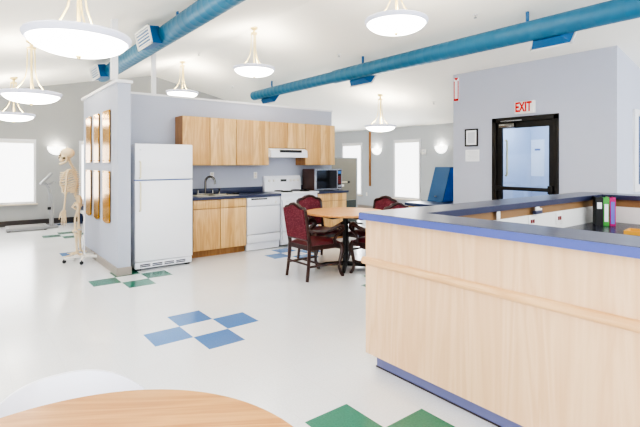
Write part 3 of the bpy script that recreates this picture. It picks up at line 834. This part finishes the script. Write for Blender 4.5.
m.build('desk_slab', M_desk, t, smooth=False)
m = MB(); m.box((IX - .72, -4.6, 0), (IX - .69, -3.2, .737)); m.box((a0 + .3, IY - .72, 0), (a0 + .33, IY - .1, .737)); m.box((IX - .4, IY - .72, 0), (IX - .37, IY - .1, .737)); m.box((a0 + .1, -4.6, 0), (a0 + .5, -4.57, .737))
m.build('desk_support', M_mapled, t, smooth=False)
outlet('Y', IY, 2.85, .885, -1, 'white plate with red sockets inside the counter, left one', .13, .1, M_redd, side=True)
outlet('Y', IY, 3.38, .875, -1, 'white plate with red sockets inside the counter, near the binders', .13, .11, M_redd, side=True)
outlet('Y', IY + .012 - .012 - .012, 2.27, .985, -1, 'small white switch plate on the brown band inside the counter', .05, .065, M_whitel, 'switch_plate', 'switch')
t = thing('desk_clip', 'small white and navy clip holder on the brown band above the red sockets', 'clip holder', (2.90, IY - .012, .955))
MB().box((-.06, -.035, 0), (.06, 0, .03), .006).build('base', M_navy, t)
MB().box((-.045, -.03, .03), (.02, -.012, .065), .006).build('card', M_whitel, t)
MB().box((.01, -.034, .03), (.055, -.02, .05), .006).build('clip', M_whitel, t)

def binder(x, y, rz, w, h, d, cover, spine, label, lh):
    t = thing('ring_binder', label, 'binder', (x, y, .775), rz, group='ring binders on the desk')
    # spine faces local -x
    m = MB(); m.box((0, -w / 2, 0), (.004, w / 2, h), .0015); m.box((.004, -w / 2, 0), (d, -w / 2 + .004, h)); m.box((.004, w / 2 - .004, 0), (d, w / 2, h))
    m.build('cover', cover, t, smooth=False)
    MB().box((.02, -w / 2 + .006, .006), (d - .012, w / 2 - .006, h - .02)).build('pages', M_paper, t, smooth=False)
    MB().box((-.0015, -w * .32, lh[0]), (.0005, w * .32, lh[1])).build('spine_label', spine, t, smooth=False)
    return t
# the three stand against the right run, spines towards the viewer
rz = .5
binder(3.945, -1.955, rz, .066, .288, .19, M_black, M_paper, 'black ring binder with small white spine label, leftmost of three', (.17, .235))
binder(3.974, -2.008, rz, .052, .288, .19, M_green, M_paper, 'green ring binder with long white spine label, middle of three', (.04, .22))
binder(4.000, -2.057, rz, .052, .288, .19, M_mag, M_blab, 'magenta ring binder with purple spine label, rightmost of three', (.02, .245))
t = thing('letter_tray', 'amber letter tray lying on the charcoal desk', 'tray', (3.60, -2.47, .775), .1)
m = MB(); m.box((-.11, -.16, 0), (.11, .16, .006)); m.box((-.11, -.16, .006), (-.1, .16, .035)); m.box((.1, -.16, .006), (.11, .16, .035)); m.box((-.1, .15, .006), (.1, .16, .035))
m.build('tray_shell', M_yell, t, smooth=False)

# ------------------------------------------------------------------ dining table and chairs
TX, TY = 2.92, .80
t = thing('dining_table', 'round oak pedestal dining table between the burgundy chairs', 'table', (TX, TY, 0))
MB().lathe([(0, .725), (.53, .725), (.55, .732), (.555, .745), (.55, .757), (0, .757)], 64).build('tabletop', M_oakt, t, angle=30)
MB().tube([(0, 0, .04), (0, 0, .725)], .038, 16).build('pedestal', M_black, t)
for k in range(4):
    a = PI / 4 + k * PI / 2
    m = MB(); m.tube([(.03 * math.cos(a), .03 * math.sin(a), .05), (.26 * math.cos(a), .26 * math.sin(a), .035), (.36 * math.cos(a), .36 * math.sin(a), .015)], [.032, .026, .02], 8)
    m.build('foot', M_black, t)
MB().box((-.25, -.25, .705), (.25, .25, .725)).build('top_plate', M_black, t, smooth=False)

def make_chair(label):
    t = thing('dining_armchair', label, 'chair', group='burgundy armchairs around the dining table')
    for s in (-1, 1):
        MB().tube([(s * .215, -.275, 0), (s * .208, -.245, .22), (s * .205, -.23, .42), (s * .208, -.255, .58), (s * .212, -.280, .74), (s * .212, -.298, .845)], [.019, .021, .025, .022, .021, .02], 8).build('back_post', M_dwood, t)
        MB().tube([(s * .232, .225, .415), (s * .247, .25, .365), (s * .25, .248, .31), (s * .243, .215, .20), (s * .24, .20, .12), (s * .243, .225, .05), (s * .245, .255, .015), (s * .245, .26, 0)], [.03, .032, .029, .021, .017, .018, .024, .02], 8).build('front_leg', M_dwood, t)
        MB().tube([(s * .207, -.265, .605), (s * .235, -.19, .595), (s * .272, -.06, .585), (s * .29, .07, .615), (s * .288, .16, .645), (s * .283, .22, .632), (s * .28, .232, .59), (s * .275, .19, .55), (s * .27, .135, .525), (s * .262, .11, .475), (s * .255, .13, .42)], [.018, .02, .022, .026, .028, .026, .022, .02, .02, .02, .022], 8).build('arm', M_dwood, t)
    # crest rail, camel shaped
    P = [(-.212, .845), (-.185, .87), (-.12, .88), (-.075, .905), (0, .918), (.075, .905), (.12, .88), (.185, .87), (.212, .845)]
    MB().tube([(x, -.298 - .01 * (1 - (x / .212) ** 2), z) for x, z in P], .021, 8).build('crest_rail', M_dwood, t)
    MB().tube([(-.205, -.25, .495), (0, -.254, .50), (.205, -.25, .495)], .02, 8).build('lower_rail', M_dwood, t)
    def top(x):
        return .86 + .045 * math.exp(-(x / .085) ** 2)
    def fb(u, v):
        x = -.205 + .41 * u; z = .50 + (top(x) - .50) * v
        bul = .02 * math.sin(PI * u) ** .5 * math.sin(PI * v) ** .5
        return Vector((x, -.235 - .065 * v + bul, z))
    MB().slab(fb, 16, 10, lambda u, v: (0, -.04 - .02 * (math.sin(PI * u) * math.sin(PI * v)), .0)).build('backrest', M_burg, t, angle=60)
    def hw(v): return .205 + .045 * v
    def fs(u, v):
        y = -.235 + .49 * v; x = (2 * u - 1) * hw(v)
        if v > .85: y -= .03 * (2 * u - 1) ** 4
        z = .425 + .06 * (math.sin(PI * u) ** .45) * (math.sin(PI * min(1, max(0, v))) ** .4)
        return Vector((x, y, z))
    MB().slab(fs, 16, 12, lambda u, v: (0, 0, -.015 - .05 * 0)).build('seat', M_burgs, t, angle=60)
    m = MB()
    m.prism([(-.215, -.24), (.215, -.24), (.255, .25), (-.255, .25)], 2, .362, .418)
    m.build('seat_rail', M_dwood, t, smooth=False)
    m = MB()
    for s in (-1, 1): m.tube([(s * .21, -.262, .17), (s * .242, .21, .17)], .014, 8)
    m.tube([(-.225, -.03, .17), (.225, -.03, .17)], .014, 8)
    m.tube([(-.21, -.262, .2), (.21, -.262, .2)], .013, 8)
    m.build('stretcher', M_dwood, t)
    return t
ch = make_chair('burgundy armchair seen from behind, nearest chair left of the round table')
ch.location = (2.31, .70, 0); ch.rotation_euler = (0, 0, -PI / 2)
for (x, y, rz, lab) in [(2.93, 1.36, PI - .04, 'burgundy armchair behind the round table, its back towards the stove'),
                        (3.41, .79, PI / 2 + .04, 'burgundy armchair on the far right of the table, only its back top showing'),
                        (2.985, .235, 0.0, 'burgundy armchair at the near side of the table, mostly hidden by the counter')]:
    c = copy_tree(ch); c.location = (x, y, 0); c.rotation_euler = (0, 0, rz); c['label'] = lab

# ------------------------------------------------------------------ foreground table and white chair
t = thing('round_table', 'large round oak table top in the near left foreground', 'table', (-1.016, -2.89, 0))
MB().lathe([(0, .715), (.505, .715), (.523, .722), (.525, .735), (.52, .747), (.512, .75), (0, .75)], 96).build('tabletop', M_oakt, t, angle=30).rotation_euler = (0, 0, -.60)
MB().tube([(0, 0, .03), (0, 0, .715)], .045, 16).build('pedestal', M_black, t)
MB().lathe([(0, 0), (.30, 0), (.30, .012), (.08, .035), (0, .04)], 32).build('base', M_black, t)

t = thing('moulded_chair', 'white moulded plastic chair tucked behind the foreground table', 'chair', (-.915, -2.40, 0), PI)
# local: faces +y (towards the table), back at -y
def shell(u, v):
    # v 0..1 from front lip of seat, over seat, up the back
    x = (2 * u - 1)
    if v < .5:
        k = v / .5; y = .23 - .40 * k; z = .455 - .02 * math.sin(PI * k) + .012 * (x * x); w = .215
    else:
        k = (v - .5) / .5
        y = -.17 - .065 * k; z = .455 + .278 * k; w = .212 + .0 * k
        y += .19 * abs(x) ** 2.4 * k
        z -= .03 * k * abs(x) ** 5
    return Vector((x * w, y, z))
MB().slab(shell, 20, 28, lambda u, v: (0, -.014 * max(0, min(1, (v - .4) * 6)), -.010 * (1 - max(0, min(1, (v - .4) * 6))))).build('seat_shell', M_shell, t, angle=60)
for sx in (-1, 1):
    for sy in (-1, 1):
        MB().tube([(sx * .15, sy * .12 + .02, .45), (sx * .21, sy * .2 + .02, 0)], .012, 8).build('leg', M_chrome, t)

# ------------------------------------------------------------------ skeleton on its rolling stand
sk = thing('anatomical_skeleton', 'life-size human skeleton model on a rolling stand beside the stub wall', 'skeleton', (.12, 3.40, 0), math.radians(79))
def S(f, s, z): return (-s, f, z)           # forward, towards its left, up
m = MB()
m.ell(S(.155, 0, 1.555), (.068, .092, .075), u=18, v=12)
m.ell(S(.205, 0, 1.515), (.056, .05, .06), u=14, v=10)
m.ell(S(.225, 0, 1.465), (.038, .036, .034), u=12, v=8)
for s in (-1, 1):
    m.tube([S(.24, s * .02, 1.525), S(.215, s * .058, 1.505), S(.15, s * .066, 1.515)], .010, 6)
    m.ell(S(.245, s * .03, 1.548), (.024, .012, .010))
m.tube([S(.25, 0, 1.52), S(.262, 0, 1.495)], [.008, .011], 6)
m.move(Matrix.Translation((0, -.018, 0))); skull = m.build('skull', M_bone, sk, angle=70)
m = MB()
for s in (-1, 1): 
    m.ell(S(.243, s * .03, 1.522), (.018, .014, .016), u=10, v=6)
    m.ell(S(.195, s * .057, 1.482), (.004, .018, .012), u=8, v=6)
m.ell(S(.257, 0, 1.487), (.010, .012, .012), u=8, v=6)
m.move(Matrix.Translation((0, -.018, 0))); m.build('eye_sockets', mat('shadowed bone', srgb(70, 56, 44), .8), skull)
m = MB()
m.tube([S(.165, -.054, 1.50), S(.17, -.052, 1.435), S(.215, -.035, 1.41), S(.245, 0, 1.402), S(.215, .035, 1.41), S(.17, .052, 1.435), S(.165, .054, 1.50)], [.010, .014, .015, .018, .015, .014, .010], 8)
m.move(Matrix.Translation((0, -.018, 0))); m.build('jaw', M_bone, skull, angle=70)
# spine
sp = [(.135, 1.49), (.12, 1.45), (.10, 1.40), (.07, 1.34), (.035, 1.27), (.015, 1.18), (.012, 1.10), (.03, 1.02), (.04, .96), (.02, .90), (-.01, .86)]
def along(P, n):
    out = []
    for k in range(n):
        q = k / (n - 1) * (len(P) - 1); i = min(int(q), len(P) - 2); r = q - i
        out.append(tuple(P[i][j] * (1 - r) + P[i + 1][j] * r for j in range(len(P[0]))))
    return out
m = MB()
for k, (f, z) in enumerate(along(sp, 26)):
    r = .015 + .013 * k / 25
    m.ell(S(f, 0, z), (r * 1.15, r, .0105), u=8, v=6)
    m.tube([S(f, 0, z), S(f - .035 - .01 * (k > 6), 0, z - .012)], [.007, .004], 5)
    m.tube([S(f - .012, -.032, z), S(f - .012, .032, z)], .005, 5)
m.tube([S(f, 0, z) for f, z in sp], .009, 6)
m.build('spine', M_bone, sk)
# rib cage
m = MB()
rib = along([(.065, 1.335), (.035, 1.27), (.015, 1.18), (.012, 1.10), (.025, 1.045)], 12)
for k, (f0, z0) in enumerate(rib):
    q = k / 11
    wd = .062 + .075 * math.sin(PI * min(1, .25 + .62 * q)); dp = .045 + .062 * math.sin(PI * min(1, .18 + .55 * q))
    end = 1.0 if k < 7 else (.86 if k < 10 else .5)
    drop = .06 + .045 * q
    for s in (-1, 1):
        P = []
        for j in range(11):
            a = PI * j / 10 * end
            P.append(S(f0 + dp * (1 - math.cos(a)) - .015 * math.sin(a), s * (wd * math.sin(a) ** .8 + .012), z0 - drop * math.sin(a / 2) ** 1.3 + (.02 if k > 5 else 0) * max(0, (j - 7) / 3)))
        m.tube(P, .0068, 6, flat=1.3)
m.tube([S(.165, 0, 1.285), S(.20, 0, 1.22), S(.222, 0, 1.14), S(.222, 0, 1.10)], [.018, .017, .015, .008], 8)
for s in (-1, 1):
    m.tube([S(.222, s * .01, 1.12), S(.20, s * .06, 1.06), S(.15, s * .10, 1.01)], .008, 6)
m.build('rib_cage', M_bone, sk, angle=70)
# shoulder girdle
m = MB()
for s in (-1, 1):
    m.tube([S(.16, s * .02, 1.295), S(.14, s * .08, 1.315), S(.125, s * .16, 1.32)], [.009, .007, .009], 6)
    def fsc(u, v, s=s):
        z = 1.305 - .15 * v; w0 = .155 - .03 * v; w1 = .065 + .025 * v
        return Vector(S(.035 + .05 * u * (1 - v), s * (w1 + (w0 - w1) * u * (1 - .5 * v)), z))
    m.slab(fsc, 5, 5, lambda u, v: (0, -.008, 0))
    m.tube([S(.03, s * .07, 1.28), S(.075, s * .15, 1.32), S(.12, s * .168, 1.322)], [.006, .008, .01], 6)
m.build('shoulder_girdle', M_bone, sk, angle=70)
# pelvis
m = MB()
for s in (-1, 1):
    def fp(u, v, s=s):
        a = u * 2.0
        k = .45 + .55 * v
        return Vector(S(-.045 + .055 * (1 - math.cos(a)) * k, s * (.03 + (.055 + .03 * v) * math.sin(a)), .80 + (.11 + .04 * math.sin(min(a, PI))) * v))
    m.slab(fp, 12, 6, lambda u, v, s=s: (s * .009, .004, 0))
    m.tube([S(.035, s * .095, .84), S(.07, s * .045, .80), S(.078, s * .008, .79)], [.018, .012, .014], 8)
    m.tube([S(.02, s * .095, .83), S(-.02, s * .06, .765), S(.03, s * .045, .755), S(.07, s * .02, .785)], [.018, .016, .011, .011], 8)
    m.ell(S(.012, s * .10, .835), (.028, .03, .03), u=10, v=7)
m.ell(S(-.03, 0, .86), (.045, .022, .06), u=10, v=8); m.tube([S(-.035, 0, .82), S(-.02, 0, .765)], [.02, .006], 6)
m.build('pelvis', M_bone, sk, angle=70)
# arms with hands
def arm(s, df):
    e = .175
    m = MB()
    m.ell(S(.125 + df * .2, s * e, 1.298), (.024, .024, .024), u=10, v=7)
    m.tube([S(.13 + df * .2, s * e, 1.295), S(.14 + df * .6, s * (e + .008), 1.25), S(.15 + df, s * (e + .012), 1.06), S(.155 + df, s * (e + .012), 1.0), S(.155 + df, s * (e + .012), .985)], [.018, .013, .012, .02, .024], 8)
    el = .155 + df
    m.tube([S(el, s * (e + .0), .985), S(el + .008, s * (e - .008), .86), S(el + .02, s * (e - .006), .745)], [.014, .0085, .010], 7)
    m.tube([S(el, s * (e + .022), .975), S(el + .012, s * (e + .03), .86), S(el + .02, s * (e + .018), .745)], [.011, .0085, .014], 7)
    a = m.build('arm', M_bone, sk, angle=70)
    m = MB(); hx = el + .02
    for i in range(2):
        for j in range(4):
            m.ell(S(hx - .018 + .012 * j, s * (e + .006), .727 - .014 * i), (.009, .008, .008), u=8, v=5)
    for j in range(4):
        x0 = hx - .018 + .012 * j; x1 = hx - .022 + .0155 * j; L = (.155, .17, .175, .15)[j]
        m.tube([S(x0, s * (e + .006), .71), S(x1, s * (e + .008), .655)], [.006, .0068], 6)
        m.tube([S(x1, s * (e + .008), .65), S(x1 + .003 * (j - 1.5), s * (e + .004), .71 - L * .68)], [.0066, .0052], 6)
        m.tube([S(x1 + .003 * (j - 1.5), s * (e + .004), .708 - L * .70), S(x1 + .004 * (j - 1.5), s * (e - .008), .71 - L)], [.0058, .0038], 6)
    m.tube([S(hx + .026, s * (e), .715), S(hx + .05, s * (e - .012), .68)], [.007, .0065], 6); m.tube([S(hx + .051, s * (e - .013), .676), S(hx + .058, s * (e - .02), .635)], [.006, .004], 6)
    m.build('hand', M_bone, a, angle=70)
arm(1, .0); arm(-1, .012)
# legs with feet, hung a little above the stand
LEGM = Matrix.Translation((0, 0, .085)) @ Matrix.Diagonal((1, 1, .898, 1))
def leg(s, df):
    e = .10
    m = MB()
    m.ell(S(.012, s * e, .835), (.026, .026, .026), u=10, v=7)
    m.tube([S(.012, s * e, .835), S(.0, s * (e + .045), .80), S(.0, s * (e + .05), .77), S(.02 + df, s * (e + .03), .62), S(.02 + df, s * (e + .005), .46), S(.015 + df, s * e, .415)], [.018, .02, .02, .0145, .016, .036], 8)
    m.ell(S(.045 + df, s * e, .415), (.02, .014, .022), u=8, v=6)
    m.tube([S(.01 + df, s * (e - .004), .39), S(.012 + df, s * (e - .004), .33), S(.005 + df, s * (e - .006), .2), S(-.005 + df, s * (e - .006), .085)], [.035, .017, .0125, .018], 8)
    m.tube([S(-.01 + df, s * (e + .032), .37), S(-.005 + df, s * (e + .03), .2), S(-.012 + df, s * (e + .022), .07)], [.011, .007, .011], 6)
    m.move(LEGM); lg = m.build('leg', M_bone, sk, angle=70)
    m = MB(); a = -.005 + df
    m.ell(S(a - .045, s * e, .045), (.02, .036, .022), u=10, v=6); m.ell(S(a, s * e, .065), (.022, .03, .02), u=10, v=6); m.ell(S(a + .04, s * e, .055), (.026, .026, .016), u=8, v=6)
    for j in range(5):
        q = (j - 2) * .013
        m.tube([S(a + .055, s * (e - q * .7), .05), S(a + .125 - .006 * j, s * (e - q * 1.3), .03)], [.008, .0065], 6)
        m.tube([S(a + .128 - .006 * j, s * (e - q * 1.3), .029), S(a + .17 - .010 * j, s * (e - q * 1.45), .026)], [.0065, .0045], 6)
    m.move(LEGM); m.build('foot', M_bone, lg, angle=70)
for s, df in ((1, .02), (-1, -.02)):
    leg(s, df)
# stand
MB().tube([S(-.075, 0, .07), S(-.075, 0, .80), S(-.035, 0, .88)], .011, 8).build('stand_pole', M_white, sk)
m = MB(); m.lathe([(0, .06), (.05, .06), (.05, .085), (.03, .10), (0, .10)], 16, S(-.075, 0, 0)); 
ends = []
for k in range(5):
    a = 2 * PI * k / 5 + .5
    ex, ey = .255 * math.cos(a), .255 * math.sin(a) - .075
    m.tube([(0, -.075, .08), (ex * .5, -.075 + (ey + .075) * .5, .075), (ex, ey, .062)], [.026, .022, .018], 8)
    ends.append((ex, ey))
sb = m.build('stand_base', M_whitel, sk)
for ex, ey in ends:
    m = MB(); m.tube([(ex, ey, .065), (ex, ey, .045)], .008, 6)
    m.lathe([(0, -.012), (.022, -.012), (.026, -.006), (.026, .006), (.022, .012), (0, .012)], 14, (ex + .012, ey, .026), Matrix.Rotation(PI / 2, 3, 'Y'))
    m.build('caster', M_black, sb)

# ------------------------------------------------------------------ medical scale
t = thing('medical_scale', 'grey platform weighing scale with bent column and tilted display', 'weighing scale', (-.09, 7.62, 0), 0)
MB().prism([(-.42, -.30), (.32, -.30), (.34, .26), (-.40, .26)], 2, .015, .075).build('platform', M_scale, t, smooth=False)
MB().box((-.36, -.25, .075), (.27, .21, .082)).build('rubber_mat', M_scaleg, t, smooth=False)
m = MB()
for x in (-.37, .28):
    for y in (-.25, .2): m.lathe([(0, 0), (.03, 0), (.03, .02), (0, .02)], 12, (x, y, 0))
m.build('foot', M_black, t)
MB().tube([(.42, -.02, 0), (.42, -.02, .10), (.41, -.02, .45), (.40, -.02, .72), (.37, -.02, .86), (.31, -.02, .96), (.24, -.02, 1.0)], [.075, .072, .068, .064, .058, .05, .04], 10, flat=.6).build('column', M_scale, t)
MB().box((.33, -.15, 0), (.54, .12, .05), .015).build('column_base', M_scale, t)
MB().box((.335, -.085, .40), (.40, -.055, .46), .006).build('cable_clip', M_black, t)
r = Matrix.Rotation(math.radians(-48), 3, 'Y')
MB().box((.16, -.12, 1.05), (.48, .10, 1.10), .012, rot=r).build('display_head', M_scale, t)
MB().box((.14, -.085, 1.083), (.28, .06, 1.091), rot=r).build('display_screen', M_scaleg, t, smooth=False) if False else None
MB().tube([(.33, -.16, .93), (.40, -.16, .97), (.48, -.14, 1.0), (.50, 0, 1.0), (.48, .14, 1.0), (.33, .14, .93)], .012, 8).build('grab_handle', M_scale, t)

# ------------------------------------------------------------------ far benches, mat platform, wedge, screen
t = thing('padded_bench', 'low bench with a navy cushion glimpsed between skeleton and stub wall', 'bench', (1.47, 7.7, 0))
MB().box((-.55, -.3, .34), (.7, .3, .46), .025).build('cushion', M_navyv, t)
MB().box((-.55, -.3, .26), (.7, .3, .34), .004).build('bench_frame', M_whitel, t, smooth=False)
for x in (-.5, .64):
    for y in (-.25, .25):
        MB().box((x - .03, y - .03, 0), (x + .03, y + .03, .26), .004).build('leg', M_navyv, t, smooth=False)

t = thing('mat_platform', 'low therapy mat platform with navy top and wooden base by the window', 'mat table', (7.72, 2.3, 0))
MB().box((-.78, -.98, .42), (.9, .98, .5), .025).build('mat_top', M_navyv, t)
MB().box((-.74, -.94, .32), (.86, .94, .42), .004).build('wooden_rim', M_maple, t, smooth=False)
for x in (-.66, .78):
    for y in (-.86, .86):
        MB().box((x - .04, y - .04, 0), (x + .04, y + .04, .32), .004).build('leg', M_maple, t, smooth=False)
t = thing('foam_wedge', 'blue foam wedge standing upright on the mat platform, bright blue side', 'foam wedge', (7.62, 2.93, .5))
MB().prism([(0, 0), (.50, 0), (.50, .82), (.31, .82)], 1, -.22, .22).build('wedge_body', M_mat, t, smooth=False)
MB().prism([(.03, .008), (.495, .008), (.495, .80), (.325, .80)], 1, -.225, -.22).build('side_panel', M_matb, t, smooth=False, label='bright blue side panel')
MB().box((-.004, -.02, .11), (.03, .03, .135)).move(Matrix.Translation((.035, 0, 0))).build('label_patch', M_scale, t, smooth=False)

t = thing('office_screen', 'grey free-standing partition screen behind the microwave', 'partition', (5.45, 4.02, 0))
MB().box((-.62, -.025, .56), (.62, .025, 1.52), .004).build('upper_panel', M_part, t, smooth=False)
MB().box((-.62, -.02, .05), (.62, .02, .55)).build('lower_panel', M_partd, t, smooth=False)
for x in (-.64, .64):
    MB().box((x - .02, -.03, 0), (x + .02, .03, 1.54), .004).build('post', mat('grey screen post', srgb(160, 164, 166), .5), t, smooth=False)
MB().box((-.62, -.03, 1.52), (.62, .03, 1.54)).build('top_rail', M_scale, t, smooth=False)
for x in (-.64, .64): MB().box((x - .02, -.22, 0), (x + .02, .22, .03), .006).build('foot', M_scaleg, t, smooth=False)
t = thing('paper_tray', 'small white wall tray with a black-tipped rod hung on the grey screen', 'tray', (5.56, 3.99, .98))
MB().tube([(-.2, -.03, 0), (.22, -.03, .0)], .016, 8).build('rod', M_ivory, t)
MB().tube([(.2, -.03, 0), (.26, -.03, -.002)], .026, 8).build('tip', M_black, t)
MB().box((-.2, -.06, -.10), (.08, .004, -.05), .006).build('tray_body', M_whitel, t)

# ------------------------------------------------------------------ light
w = bpy.data.worlds.new('World'); bpy.context.scene.world = w; w.use_nodes = True
bg = w.node_tree.nodes['Background']; bg.inputs['Color'].default_value = (0.92, 0.96, 1.0, 1); bg.inputs['Strength'].default_value = 2.1
def area(name, loc, rot, sx, sy, e, col):
    l = bpy.data.lights.new(name, 'AREA'); l.shape = 'RECTANGLE'; l.size = sx; l.size_y = sy; l.energy = e; l.color = col
    o = bpy.data.objects.new(name, l); COL.objects.link(o); o.location = loc; o.rotation_euler = rot; return o
day = (0.93, 0.96, 1.0)
# daylight entering through the blinds
area('daylight_west_a', (WX0 + .06, 2.8, 1.22), (0, -PI / 2, 0), 1.3, 1.15, 6, day)
area('daylight_west_b', (WX0 + .06, 6.0, 1.22), (0, -PI / 2, 0), 1.3, 1.15, 6, day)
area('daylight_west_c', (WX0 + .06, -.4, 1.22), (0, -PI / 2, 0), 1.3, 1.15, 6, day)
area('daylight_far', (-.5, WY1 - .06, 1.22), (-PI / 2, 0, 0), 1.1, 1.3, 6, day)
area('daylight_east_a', (WX1 - .06, 4.7, 1.22), (0, PI / 2, 0), 1.5, .85, 25, day)
area('daylight_east_b', (WX1 - .06, 7.0, 1.22), (0, PI / 2, 0), 1.5, .85, 25, day)

# ------------------------------------------------------------------ camera
F, CYP, YAW = 449.944, 163.448, 0.666105
cd = bpy.data.cameras.new('camera'); co = bpy.data.objects.new('camera', cd); COL.objects.link(co)
cd.sensor_fit = 'HORIZONTAL'; cd.sensor_width = 36.0; cd.lens = F / 640 * 36.0
cd.shift_y = (CYP - 213.5) / 640; cd.clip_start = 0.02
co.location = (-1.14233, -3.80566, 1.40832); co.rotation_euler = (PI / 2, 0, -YAW)
sc = bpy.context.scene; sc.camera = co
sc.view_settings.view_transform = 'AgX'; sc.view_settings.look = 'AgX - High Contrast'; sc.view_settings.exposure = 0.76; sc.view_settings.gamma = 1.0
sc.cycles.max_bounces = 10; sc.cycles.diffuse_bounces = 6; sc.cycles.use_denoising = True
